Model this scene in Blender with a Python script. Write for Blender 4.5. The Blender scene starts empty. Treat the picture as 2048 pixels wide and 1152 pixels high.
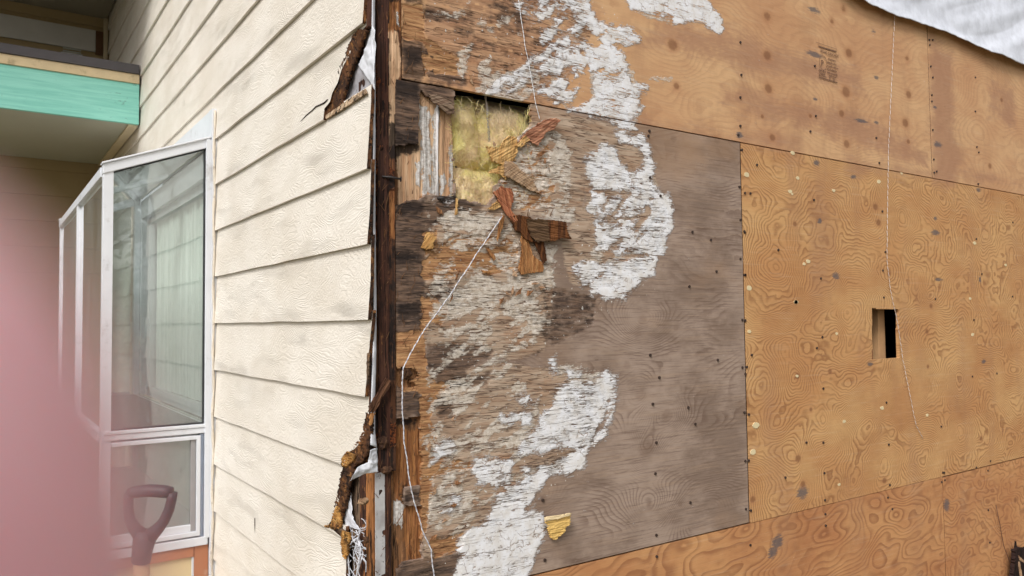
import bpy, math, random
import numpy as np
from mathutils import Vector
random.seed(7); rng = np.random.RandomState(11)
sc = bpy.context.scene
PI = math.pi
# ------------------------------------------------------------------ camera pose (solved from the joints of the two walls)
F = 1549.; CX, CY = 1024., 576.
def _unit(v): return v / np.linalg.norm(v)
_ex = _unit(np.array([(3269. - CX) / F, (618. - CY) / F, 1.]))
_ey = _unit(np.array([(-46. - CX) / F, (655. - CY) / F, 1.]))
_ey = _unit(_ey - _ex * _ex.dot(_ey)); _ez = np.cross(_ex, _ey)
if _ez[1] > 0: _ez = -_ez
R = np.array([_ex, _ey, _ez])
_O = np.array([(747 - CX) / F, (655 - CY) / F, 1.]) * (1549 * 1.22 / 1070)
CAM = -R @ _O
def ray(px, py): return R @ np.array([(px - CX) / F, (py - CY) / F, 1.])
def on(n, px, py, off=0.):
    d = ray(px, py); return CAM + (off - CAM[n]) / d[n] * d
def right(px, py, off=0.): return on(1, px, py, off)      # point on the plywood wall, y = off
def left(px, py, off=0.): return on(0, px, py, off)       # point on the siding wall, x = off

cam = bpy.data.cameras.new('camera'); co = bpy.data.objects.new('camera', cam); sc.collection.objects.link(co)
cam.sensor_width = 36; cam.lens = 36 * F / 2048; cam.clip_start = 0.002; cam.clip_end = 400
from mathutils import Matrix
Mx = Matrix([[R[i][0], -R[i][1], -R[i][2], CAM[i]] for i in range(3)] + [[0, 0, 0, 1]])
co.matrix_world = Mx
cam.dof.use_dof = True; cam.dof.focus_distance = 2.1; cam.dof.aperture_fstop = cam.lens / 2.8
sc.camera = co
# ------------------------------------------------------------------ sky, sun, exposure
SUN_EL, SUN_AZ = math.radians(44), math.radians(236)      # soft overcast sun from behind the viewer, a little left
w = bpy.data.worlds.new('World'); sc.world = w; w.use_nodes = True
nt = w.node_tree; nt.nodes.clear()
sky = nt.nodes.new('ShaderNodeTexSky'); sky.sky_type = 'NISHITA'; sky.sun_disc = False
sky.sun_elevation = SUN_EL; sky.sun_rotation = SUN_AZ; sky.dust_density = 4; sky.air_density = 1.0
hs = nt.nodes.new('ShaderNodeHueSaturation'); hs.inputs['Saturation'].default_value = 0.22
bg = nt.nodes.new('ShaderNodeBackground'); bg.inputs[1].default_value = 0.13
wo = nt.nodes.new('ShaderNodeOutputWorld')
nt.links.new(sky.outputs[0], hs.inputs['Color']); nt.links.new(hs.outputs[0], bg.inputs[0]); nt.links.new(bg.outputs[0], wo.inputs[0])
sl = bpy.data.lights.new('sun', 'SUN'); so = bpy.data.objects.new('sun', sl); sc.collection.objects.link(so)
sl.energy = 1.6; sl.angle = math.radians(20); sl.color = (1, .975, .94)
sd_ = Vector((math.sin(SUN_AZ) * math.cos(SUN_EL), math.cos(SUN_AZ) * math.cos(SUN_EL), math.sin(SUN_EL)))
so.rotation_euler = (-sd_).to_track_quat('-Z', 'Y').to_euler()
sc.view_settings.view_transform = 'Standard'; sc.view_settings.look = 'None'
sc.view_settings.gamma = 1; sc.view_settings.use_curve_mapping = False
sc.view_settings.exposure = 0.27
GROUND = -1.55

# ------------------------------------------------------------------ numpy noise
_perm = np.random.RandomState(3).permutation(256); _perm = np.concatenate([_perm, _perm, _perm])
_ga = np.random.RandomState(4).rand(256) * 2 * PI; _gx, _gy = np.cos(_ga), np.sin(_ga)
def pn(x, y, s=0):
    x = np.asarray(x, float) + s * 17.13; y = np.asarray(y, float) + s * 9.71
    xi = np.floor(x).astype(int); yi = np.floor(y).astype(int); xf = x - xi; yf = y - yi; xi &= 255; yi &= 255
    u = xf * xf * xf * (xf * (xf * 6 - 15) + 10); v = yf * yf * yf * (yf * (yf * 6 - 15) + 10)
    def g(ix, iy, fx, fy):
        h = _perm[_perm[ix & 255] + (iy & 255)]; return _gx[h] * fx + _gy[h] * fy
    a = g(xi, yi, xf, yf); b = g(xi + 1, yi, xf - 1, yf); c = g(xi, yi + 1, xf, yf - 1); d = g(xi + 1, yi + 1, xf - 1, yf - 1)
    return ((a + u * (b - a)) * (1 - v) + (c + u * (d - c)) * v) * 1.5
def fbm(x, y, o=3, s=0, g=.5):
    r = 0; a = 1.; t = 0
    for i in range(o): r = r + a * pn(np.asarray(x) * 2 ** i, np.asarray(y) * 2 ** i, s + i * 3); t += a; a *= g
    return r / t * 1.3
def sstep(a, b, x): t = np.clip((x - a) / (b - a), 0, 1); return t * t * (3 - 2 * t)
def sdist(P, poly, pad=.08):
    """signed distance (m, + inside) of points P (N,2) to a polygon; -1 far away"""
    poly = np.asarray(poly, float); out = np.full(len(P), -1.)
    lo = poly.min(0) - pad; hi = poly.max(0) + pad
    ix = np.where((P[:, 0] > lo[0]) & (P[:, 0] < hi[0]) & (P[:, 1] > lo[1]) & (P[:, 1] < hi[1]))[0]
    if not len(ix): return out
    p = P[ix]; d2 = np.full(len(ix), 1e9); ins = np.zeros(len(ix), bool)
    for i in range(len(poly)):
        a = poly[i]; b = poly[(i + 1) % len(poly)]; e = b - a
        t = np.clip(((p - a) @ e) / (e @ e + 1e-12), 0, 1); q = p - a - t[:, None] * e
        d2 = np.minimum(d2, (q * q).sum(1))
        c = ((a[1] > p[:, 1]) != (b[1] > p[:, 1])) & (p[:, 0] < (b[0] - a[0]) * (p[:, 1] - a[1]) / (b[1] - a[1] + 1e-12) + a[0])
        ins ^= c
    out[ix] = np.where(ins, 1, -1) * np.sqrt(d2); return out

# ------------------------------------------------------------------ mesh helpers
def link(o, parent=None):
    sc.collection.objects.link(o)
    if parent is not None: o.parent = parent; o.matrix_parent_inverse = Matrix.Translation(parent.location).inverted()
    return o
def mesh_np(name, V, Q, mat, parent=None, smooth=True, attrs=None, T=None, mi=None, mats=None):
    me = bpy.data.meshes.new(name); V = np.asarray(V, np.float32); Q = np.asarray(Q, np.int32).reshape(-1, 4)
    T = np.zeros((0, 3), np.int32) if T is None else np.asarray(T, np.int32).reshape(-1, 3)
    me.vertices.add(len(V)); me.vertices.foreach_set('co', V.ravel())
    n = len(Q) * 4 + len(T) * 3; me.loops.add(n); me.loops.foreach_set('vertex_index', np.concatenate([Q.ravel(), T.ravel()]))
    me.polygons.add(len(Q) + len(T))
    me.polygons.foreach_set('loop_start', np.concatenate([np.arange(len(Q)) * 4, len(Q) * 4 + np.arange(len(T)) * 3]).astype(np.int32))
    me.polygons.foreach_set('use_smooth', np.full(len(Q) + len(T), smooth))
    for m in (mats or [mat]): me.materials.append(m)
    if mi is not None: me.polygons.foreach_set('material_index', np.asarray(mi, np.int32))
    me.update(calc_edges=True); me.validate()
    for k, v in (attrs or {}).items():
        a = me.attributes.new(k, 'FLOAT', 'POINT'); a.data.foreach_set('value', np.asarray(v, np.float32))
    return link(bpy.data.objects.new(name, me), parent)
def mesh(name, V, Fc, mat, parent=None, smooth=False, bevel=0):
    me = bpy.data.meshes.new(name); me.from_pydata([tuple(map(float, v)) for v in V], [], [tuple(f) for f in Fc]); me.materials.append(mat); me.update()
    o = link(bpy.data.objects.new(name, me), parent)
    for p in me.polygons: p.use_smooth = smooth
    if bevel:
        b = o.modifiers.new('bevel', 'BEVEL'); b.width = bevel; b.segments = 2; b.limit_method = 'ANGLE'
    return o
BF = [(0, 3, 2, 1), (4, 5, 6, 7), (0, 1, 5, 4), (1, 2, 6, 5), (2, 3, 7, 6), (3, 0, 4, 7)]
def hexa(lo4, hi4): return list(lo4) + list(hi4), BF
def box(name, x0, x1, y0, y1, z0, z1, mat, parent=None, bevel=.0015):
    V = [(x0, y0, z0), (x1, y0, z0), (x1, y1, z0), (x0, y1, z0), (x0, y0, z1), (x1, y0, z1), (x1, y1, z1), (x0, y1, z1)]
    return mesh(name, V, BF, mat, parent, bevel=bevel)
class Bag:
    def __init__(s): s.V = []; s.F = []
    def add(s, V, Fc): n = len(s.V); s.V += list(V); s.F += [tuple(i + n for i in f) for f in Fc]
    def box(s, x0, x1, y0, y1, z0, z1):
        s.add([(x0, y0, z0), (x1, y0, z0), (x1, y1, z0), (x0, y1, z0), (x0, y0, z1), (x1, y0, z1), (x1, y1, z1), (x0, y1, z1)], BF)
    def tube(s, pts, r, n=8, cap=True):
        pts = [Vector(p) for p in pts]; rs = r if hasattr(r, '__len__') else [r] * len(pts); base = len(s.V); up = None
        for i, p in enumerate(pts):
            t = (pts[min(i + 1, len(pts) - 1)] - pts[max(i - 1, 0)]).normalized()
            if up is None: up = t.orthogonal().normalized()
            up = (up - t * up.dot(t)).normalized(); q = t.cross(up)
            for k in range(n):
                a = 2 * PI * k / n; s.V.append(tuple(p + (up * math.cos(a) + q * math.sin(a)) * rs[i]))
        for i in range(len(pts) - 1):
            for k in range(n): s.F.append((base + i * n + k, base + i * n + (k + 1) % n, base + (i + 1) * n + (k + 1) % n, base + (i + 1) * n + k))
        if cap: s.F.append(tuple(base + k for k in range(n))[::-1]); s.F.append(tuple(base + (len(pts) - 1) * n + k for k in range(n)))
    def build(s, name, mat, parent=None, smooth=False, bevel=0): return mesh(name, s.V, s.F, mat, parent, smooth, bevel)
def grid_quads(nc, nr):
    i = np.arange(nc - 1)[None, :] + np.arange(nr - 1)[:, None] * nc; i = i.ravel()
    return np.stack([i, i + 1, i + nc + 1, i + nc], 1)
def skirt(V, Q, d):
    """give an open sheet thickness: walk its open edges and extrude them by d"""
    V = np.asarray(V, float); E = np.concatenate([Q[:, [0, 1]], Q[:, [1, 2]], Q[:, [2, 3]], Q[:, [3, 0]]])
    key = np.minimum(E[:, 0], E[:, 1]).astype(np.int64) * len(V) + np.maximum(E[:, 0], E[:, 1])
    u, idx, cnt = np.unique(key, return_index=True, return_counts=True); B = E[idx[cnt == 1]]
    vs = np.unique(B); mp = np.full(len(V), -1); mp[vs] = len(V) + np.arange(len(vs))
    mp2 = np.full(len(V), -1); mp2[vs] = len(V) + len(vs) + np.arange(len(vs))
    V2 = np.concatenate([V, V[vs], V[vs] + np.asarray(d)])
    S = np.stack([mp[B[:, 1]], mp[B[:, 0]], mp2[B[:, 0]], mp2[B[:, 1]]], 1)
    return V2, np.concatenate([Q, S]), vs, len(S)
def thing(name, label, cat, loc=(0, 0, 0), group=None):
    o = bpy.data.objects.new(name, None); o.location = loc; sc.collection.objects.link(o); o.empty_display_size = .05
    return tag(o, label, cat, group)
def tag(o, label=None, cat=None, group=None, kind=None):
    if label: o['label'] = label
    if cat: o['category'] = cat
    if group: o['group'] = group
    if kind: o['kind'] = kind
    return o

# ------------------------------------------------------------------ shader helpers
def lin(r, g, b, k=1.):
    f = lambda c: (c / 255 / 12.92 if c / 255 <= .04045 else ((c / 255 + .055) / 1.055) ** 2.4) * k
    return (f(r), f(g), f(b), 1)
class G:
    def __init__(s, name):
        s.m = bpy.data.materials.new(name); s.m.use_nodes = True; s.t = s.m.node_tree; s.t.nodes.clear()
        s.out = s.t.nodes.new('ShaderNodeOutputMaterial'); s.tc = s.t.nodes.new('ShaderNodeTexCoord').outputs['Object']
    def n(s, t): return s.t.nodes.new('ShaderNode' + t)
    def set(s, sock, v):
        if isinstance(v, bpy.types.NodeSocket): s.t.links.new(v, sock)
        else: sock.default_value = v
    def m_(s, op, a, b=0., c=0., clamp=False):
        n = s.n('Math'); n.operation = op; n.use_clamp = clamp
        for i, v in enumerate((a, b, c)): s.set(n.inputs[i], v)
        return n.outputs[0]
    def mul(s, a, b): return s.m_('MULTIPLY', a, b)
    def add(s, a, b): return s.m_('ADD', a, b)
    def sub(s, a, b): return s.m_('SUBTRACT', a, b)
    def inv(s, a): return s.m_('SUBTRACT', 1., a)
    def st(s, x, a, b, lo=0., hi=1.):
        n = s.n('MapRange'); n.interpolation_type = 'SMOOTHSTEP'
        for i, v in enumerate((x, a, b, lo, hi)): s.set(n.inputs[i], v)
        return n.outputs[0]
    def mix(s, f, a, b, bt='MIX'):
        n = s.n('Mix'); n.data_type = 'RGBA'; n.blend_type = bt; n.clamp_factor = True
        s.set(n.inputs[0], f); s.set(n.inputs[6], a); s.set(n.inputs[7], b); return n.outputs[2]
    def vec(s, sx, sy, sz, ofs=(0, 0, 0), src=None):
        n = s.n('Mapping'); n.inputs['Scale'].default_value = (sx, sy, sz); n.inputs['Location'].default_value = ofs
        s.set(n.inputs['Vector'], src or s.tc); return n.outputs[0]
    def noise(s, v, scale=1., det=3, rough=.55, dist=0.):
        n = s.n('TexNoise'); s.set(n.inputs['Vector'], v); n.inputs['Scale'].default_value = scale
        n.inputs['Detail'].default_value = det; n.inputs['Roughness'].default_value = rough; n.inputs['Distortion'].default_value = dist
        return n.outputs['Fac']
    def vor(s, v, scale=1., feat='F1', rnd=1.):
        n = s.n('TexVoronoi'); n.feature = feat; s.set(n.inputs['Vector'], v); n.inputs['Scale'].default_value = scale
        n.inputs['Randomness'].default_value = rnd; return n.outputs['Distance']
    def attr(s, name):
        n = s.n('Attribute'); n.attribute_name = name; return n.outputs['Fac']
    def xyz(s, src=None):
        n = s.n('SeparateXYZ'); s.set(n.inputs[0], src or s.tc); return n.outputs
    def bump(s, h, strength=1., dist=.002, prev=None):
        n = s.n('Bump'); n.inputs['Strength'].default_value = strength; n.inputs['Distance'].default_value = dist
        s.set(n.inputs['Height'], h)
        if prev is not None: s.set(n.inputs['Normal'], prev)
        return n.outputs[0]
    def finish(s, col, rough=.8, bump=None, spec=.3, metal=0., **kw):
        p = s.n('BsdfPrincipled'); s.set(p.inputs['Base Color'], col); s.set(p.inputs['Roughness'], rough)
        p.inputs['Specular IOR Level'].default_value = spec; p.inputs['Metallic'].default_value = metal
        for k, v in kw.items(): s.set(p.inputs[k.replace('_', ' ')], v)
        if bump is not None: s.set(p.inputs['Normal'], bump)
        s.t.links.new(p.outputs[0], s.out.inputs[0]); return s.m
def plain(name, c, rough=.6, spec=.3, var=.12, scale=30, bump=.0, dirt=None, metal=0.):
    g = G(name); n = g.noise(g.tc, scale, 4); n2 = g.noise(g.tc, scale * .13, 2)
    v = g.add(g.mul(g.sub(n, .5), var * 2), g.add(1., g.mul(g.sub(n2, .5), var * 2)))
    m = g.n('Mix'); m.data_type = 'RGBA'; m.blend_type = 'MULTIPLY'; m.inputs[0].default_value = 1
    cc = g.n('CombineColor'); [g.set(cc.inputs[i], v) for i in range(3)]
    m.inputs[6].default_value = c; g.t.links.new(cc.outputs[0], m.inputs[7]); col = m.outputs[2]
    if dirt:
        d = g.st(g.noise(g.tc, scale * .6, 5, .7), .56, .74); col = g.mix(g.mul(d, dirt[1]), col, dirt[0])
    return g.finish(col, rough, g.bump(n, .5, bump) if bump else None, spec, metal)

# ================================================================== PLYWOOD WALL
def ply_mat(name, light, dark, line, K=30., ringamt=.6, gs=1., warm=None, rough_amt=1.):
    g = G(name)
    # growth rings: contours of a smooth field carried by the mesh, wobbled by fine noise
    wob = g.mul(g.sub(g.noise(g.vec(9, 9, 16), 1, 3, .6), .5), .03)
    wob2 = g.mul(g.sub(g.noise(g.vec(60, 60, 70), 1, 2, .5), .5), .012)
    ph = g.mul(g.add(g.add(g.attr('ring'), wob), wob2), K)
    fr = g.m_('FRACT', ph)
    ln = g.mul(g.st(fr, .35, .88), g.inv(g.st(fr, .90, 1.)))
    vary = g.noise(g.vec(5, 5, 9, (3, 1, 2)), 1, 3, .6)
    ln = g.mul(ln, g.st(vary, .25, .62, .25, 1.))
    big = g.noise(g.vec(2.2, 2.2, 4.2, (5, 0, 1)), 1, 5, .65)
    col = g.mix(g.st(big, .32, .68), light, dark)
    fib = g.noise(g.vec(16, 16, 420), 1, 3, .65)                       # fine horizontal fibre
    fib2 = g.noise(g.vec(5, 5, 120, (1, 2, 3)), 1, 3, .6)
    col = g.mix(g.mul(g.st(g.noise(g.vec(4, 4, 6, (7, 3, 9)), 1, 5, .7), .52, .74), .35), col, line); col = g.mix(g.mul(ln, ringamt), col, line)
    col = g.mix(g.mul(g.st(g.noise(g.vec(5, 5, 1.1, (1, 6, 2)), 1, 5, .65), .48, .72), .5), col, lin(172, 128, 96))
    red = g.attr('red')
    col = g.mix(g.mul(g.st(g.add(g.add(red, g.mul(g.sub(fib2, .5), .5)), g.mul(g.sub(g.noise(g.vec(5, 5, 10), 1, 5, .65), .5), 1.1)), .2, .95), .7), col, lin(168, 124, 98))
    col = g.mix(g.mul(g.st(fib, .35, .75), .22), col, g.mix(.5, col, (.02, .012, .008, 1)))
    col = g.mix(g.mul(g.st(fib2, .5, .8), .16), col, (.75, .62, .45, 1))
    # short cracks and ticks
    tick = g.mul(g.st(g.noise(g.vec(38, 38, 300, (7, 7, 7)), 1, 2, .5), .66, .74), g.st(g.noise(g.vec(4, 4, 6, (2, 9, 2)), 1, 3), .42, .62))
    col = g.mix(g.mul(tick, .55), col, lin(105, 70, 45))
    # mould / metal stains
    blue = g.st(g.add(g.attr('blue'), g.mul(g.sub(g.noise(g.vec(30, 30, 190), 1, 4, .7), .5), 1.5)), .42, .85)
    col = g.mix(g.mul(blue, .75), col, lin(80, 84, 92))
    kn = g.attr('knot')
    col = g.mix(g.mul(g.st(kn, .1, .6), .35), col, lin(176, 122, 84))
    col = g.mix(g.mul(g.st(g.add(kn, g.mul(g.sub(g.noise(g.tc, 160, 3), .5), .3)), .5, .85), .62), col, lin(122, 80, 54))
    # layers of damage
    fn = g.noise(g.vec(70, 70, 260), 1, 4, .7); fi = g.noise(g.tc, 130, 5, .75); fu = g.sub(g.add(g.mul(fn, .5), g.mul(fi, .5)), .5)
    gr = g.st(g.add(g.attr('grey'), g.mul(fu, .5)), .35, .65)
    gcol = g.mix(g.st(g.noise(g.vec(3, 3, 5), 1, 5, .65), .38, .62), lin(172, 151, 136), lin(138, 118, 104))
    gcol = g.mix(g.mul(g.st(fib2, .45, .75), .35), gcol, lin(178, 150, 124))
    gcol = g.mix(g.mul(g.st(g.noise(g.vec(7, 7, 190, (6, 1, 6)), 1, 4, .7), .48, .68), .6), gcol, lin(108, 86, 74)); gcol = g.mix(g.mul(g.st(fib, .45, .8), .4), gcol, lin(112, 92, 80))
    gcol = g.mix(g.mul(g.mul(ln, .5), g.st(vary, .42, .62)), gcol, lin(104, 80, 68)); gcol = g.mix(g.mul(g.st(g.noise(g.vec(1.6, 1.6, 2.6, (8, 1, 3)), 1, 4, .6), .5, .72), .55), gcol, lin(172, 136, 104)); gcol = g.mix(g.mul(tick, .5), gcol, lin(88, 66, 54))
    gcol = g.mix(g.mul(g.st(kn, .5, .9), .25), gcol, lin(112, 86, 70))
    col = g.mix(gr, col, gcol)
    # pale raised grain with open dark checks
    rg = g.attr('rough'); rgm = g.st(g.add(rg, g.mul(fu, .6)), .38, .62)
    ch = g.noise(g.vec(13, 13, 330, (0, 0, 5)), 1, 3, .6, .35)
    ch2 = g.noise(g.vec(8, 8, 115, (0, 0, 5)), 1, 2, .55, .3); rd1 = g.st(g.m_('ABSOLUTE', g.sub(ch2, .5)), .004, .028, 1., 0.)
    ch3 = g.noise(g.vec(11, 11, 190, (4, 0, 2)), 1, 2, .5, .3); rd2 = g.st(g.m_('ABSOLUTE', g.sub(ch3, .5)), .003, .022, 1., 0.)
    chk = g.m_('MAXIMUM', g.mul(rd1, g.st(g.noise(g.vec(9, 9, 60, (5, 5, 0)), 1, 3), .42, .55)), g.mul(rd2, g.st(g.noise(g.vec(9, 9, 60, (1, 5, 0)), 1, 3), .48, .6)))
    rcol = g.mix(g.st(g.noise(g.vec(8, 8, 40), 1, 4), .35, .65), lin(198, 176, 154), lin(168, 140, 116))
    rcol = g.mix(g.mul(g.inv(gr), .7), rcol, g.mix(g.st(g.noise(g.vec(8, 8, 40), 1, 4), .35, .65), lin(200, 150, 108), lin(160, 112, 80)))
    rcol = g.mix(g.mul(g.st(g.noise(g.vec(9, 9, 20, (2, 7, 1)), 1, 5, .7), .5, .7), .6), rcol, lin(176, 126, 88))
    rcol = g.mix(g.mul(g.st(g.noise(g.vec(6, 6, 150, (3, 3, 9)), 1, 4, .7), .5, .66), .55), rcol, lin(140, 100, 72)); rcol = g.mix(g.mul(chk, .85), rcol, lin(80, 54, 40))
    col = g.mix(g.mul(rgm, .85), col, rcol)
    # dark rot
    dk = g.st(g.add(g.attr('dark'), g.mul(fu, .9)), .35, .75)
    dcol = g.mix(g.st(g.noise(g.vec(12, 12, 90), 1, 4, .7), .38, .62), lin(66, 52, 46), lin(128, 102, 84))
    dcol = g.mix(g.mul(g.m_('MAXIMUM', chk, g.mul(g.st(ch, .52, .66), .5)), .9), dcol, lin(30, 23, 20))
    col = g.mix(g.mul(dk, .88), col, dcol)
    bk = g.st(g.add(g.attr('black'), g.mul(fu, 1.0)), .35, .8)
    col = g.mix(g.mul(bk, .85), col, lin(38, 31, 29))
    # exposed inner ply
    og = g.st(g.add(g.attr('orange'), g.mul(fu, .45)), .44, .54)
    ocol = g.mix(g.st(g.noise(g.vec(10, 10, 130), 1, 4, .7), .3, .7), lin(204, 158, 112), lin(142, 96, 64))
    ocol = g.mix(g.mul(g.st(g.noise(g.vec(20, 20, 260, (4, 4, 4)), 1, 3, .6), .56, .68), .8), ocol, lin(78, 44, 26))
    col = g.mix(og, col, ocol)
    # stucco residue: cream skim first, then white render
    wfn = g.add(g.mul(g.sub(g.noise(g.vec(45, 45, 110), 1, 6, .75), .5), 1.1), g.mul(chk, -.5)); wfn = g.add(wfn, g.mul(g.sub(g.noise(g.vec(14, 14, 22, (9, 0, 5)), 1, 4, .7), .5), 1.0))
    cr = g.mul(g.st(g.add(g.attr('cream'), g.add(g.mul(wfn, 1.25), -.10)), .40, .62), g.st(g.noise(g.vec(50, 50, 90, (3, 3, 0)), 1, 5, .75), .34, .5, .25, 1.))
    ccol = g.mix(g.st(g.noise(g.tc, 60, 5, .7), .3, .7), lin(230, 222, 212), lin(198, 184, 166))
    ccol = g.mix(g.mul(g.st(g.noise(g.tc, 300, 3), .58, .7), .5), ccol, lin(140, 112, 88))
    col = g.mix(g.mul(cr, .9), col, ccol)
    wh0 = g.add(g.attr('white'), g.mul(wfn, 1.15)); wh = g.m_('MAXIMUM', g.st(wh0, .47, .55), g.mul(g.mul(g.st(wh0, .22, .42), .55), g.st(g.noise(g.vec(30, 30, 200, (0, 8, 0)), 1, 4, .7), .42, .6)))
    vb = g.vor(g.vec(38, 38, 52), 1, 'DISTANCE_TO_EDGE')
    wrp = g.n('VectorMath'); wrp.operation = 'ADD'
    nz = g.n('TexNoise'); nz.inputs['Scale'].default_value = 22; nz.inputs['Detail'].default_value = 4; g.set(nz.inputs['Vector'], g.tc)
    sc_ = g.n('VectorMath'); sc_.operation = 'SCALE'; sc_.inputs['Scale'].default_value = .09; g.t.links.new(nz.outputs['Color'], sc_.inputs[0])
    g.t.links.new(g.tc, wrp.inputs[0]); g.t.links.new(sc_.outputs[0], wrp.inputs[1])
    crack = g.inv(g.st(g.vor(g.vec(20, 20, 26, src=wrp.outputs[0]), 1, 'DISTANCE_TO_EDGE'), .0, .028))
    crack = g.mul(crack, g.st(g.noise(g.tc, 14, 2), .5, .6))
    pits = g.st(g.noise(g.vec(110, 110, 170), 1, 3, .6), .64, .70)
    wcol = g.mix(g.st(g.noise(g.tc, 26, 5, .65), .35, .7), (.88, .88, .91, 1), (.74, .70, .66, 1))
    wcol = g.mix(g.mul(g.m_('MAXIMUM', crack, g.mul(pits, .8)), .75), wcol, lin(150, 118, 92))
    col = g.mix(g.mul(g.mul(g.st(wh0, .36, .46), g.st(wh0, .47, .52, 1., 0.)), .5), col, lin(120, 84, 60))
    col = g.mix(wh, col, wcol)
    # scattered flecks of plaster
    fl = g.mul(g.st(g.noise(g.tc, 75, 3, .6), .655, .69), g.attr('fleck'))
    col = g.mix(fl, col, (.7, .67, .62, 1))
    hgt = g.add(g.mul(fib, .35), g.mul(g.mul(chk, rgm), -1.3)); hgt = g.add(hgt, g.mul(wh, 1.6)); hgt = g.add(hgt, g.mul(cr, .5))
    hgt = g.add(hgt, g.mul(og, -1.)); hgt = g.add(hgt, g.mul(g.m_('MAXIMUM', dk, og), g.mul(g.m_('MAXIMUM', chk, g.mul(ch, .5)), -1.4)))
    hgt = g.add(hgt, g.mul(wh, g.mul(g.m_('MAXIMUM', crack, pits), -1.))); hgt = g.add(hgt, g.mul(g.m_('MAXIMUM', wh, cr), g.mul(g.noise(g.tc, 180, 4, .7), .35)))
    return g.finish(col, g.add(.78, g.mul(wh, .1)), g.bump(hgt, .8, .0016), .22)

M = {}
M['ply_old'] = ply_mat('aged_tan_plywood', lin(218, 176, 132), lin(200, 152, 112), lin(156, 106, 76), K=26, ringamt=.22)
M['ply_grey'] = ply_mat('weathered_grey_plywood', lin(188, 150, 116), lin(160, 128, 104), lin(130, 96, 76), K=30, ringamt=.5)
M['ply_new'] = ply_mat('ochre_rotary_cut_plywood', lin(214, 169, 116), lin(197, 144, 95), lin(142, 94, 60), K=32, ringamt=.7)
M['ply_low'] = ply_mat('orange_flame_grain_plywood', lin(208, 156, 106), lin(184, 126, 84), lin(136, 84, 56), K=10.5, ringamt=.62)

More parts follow.
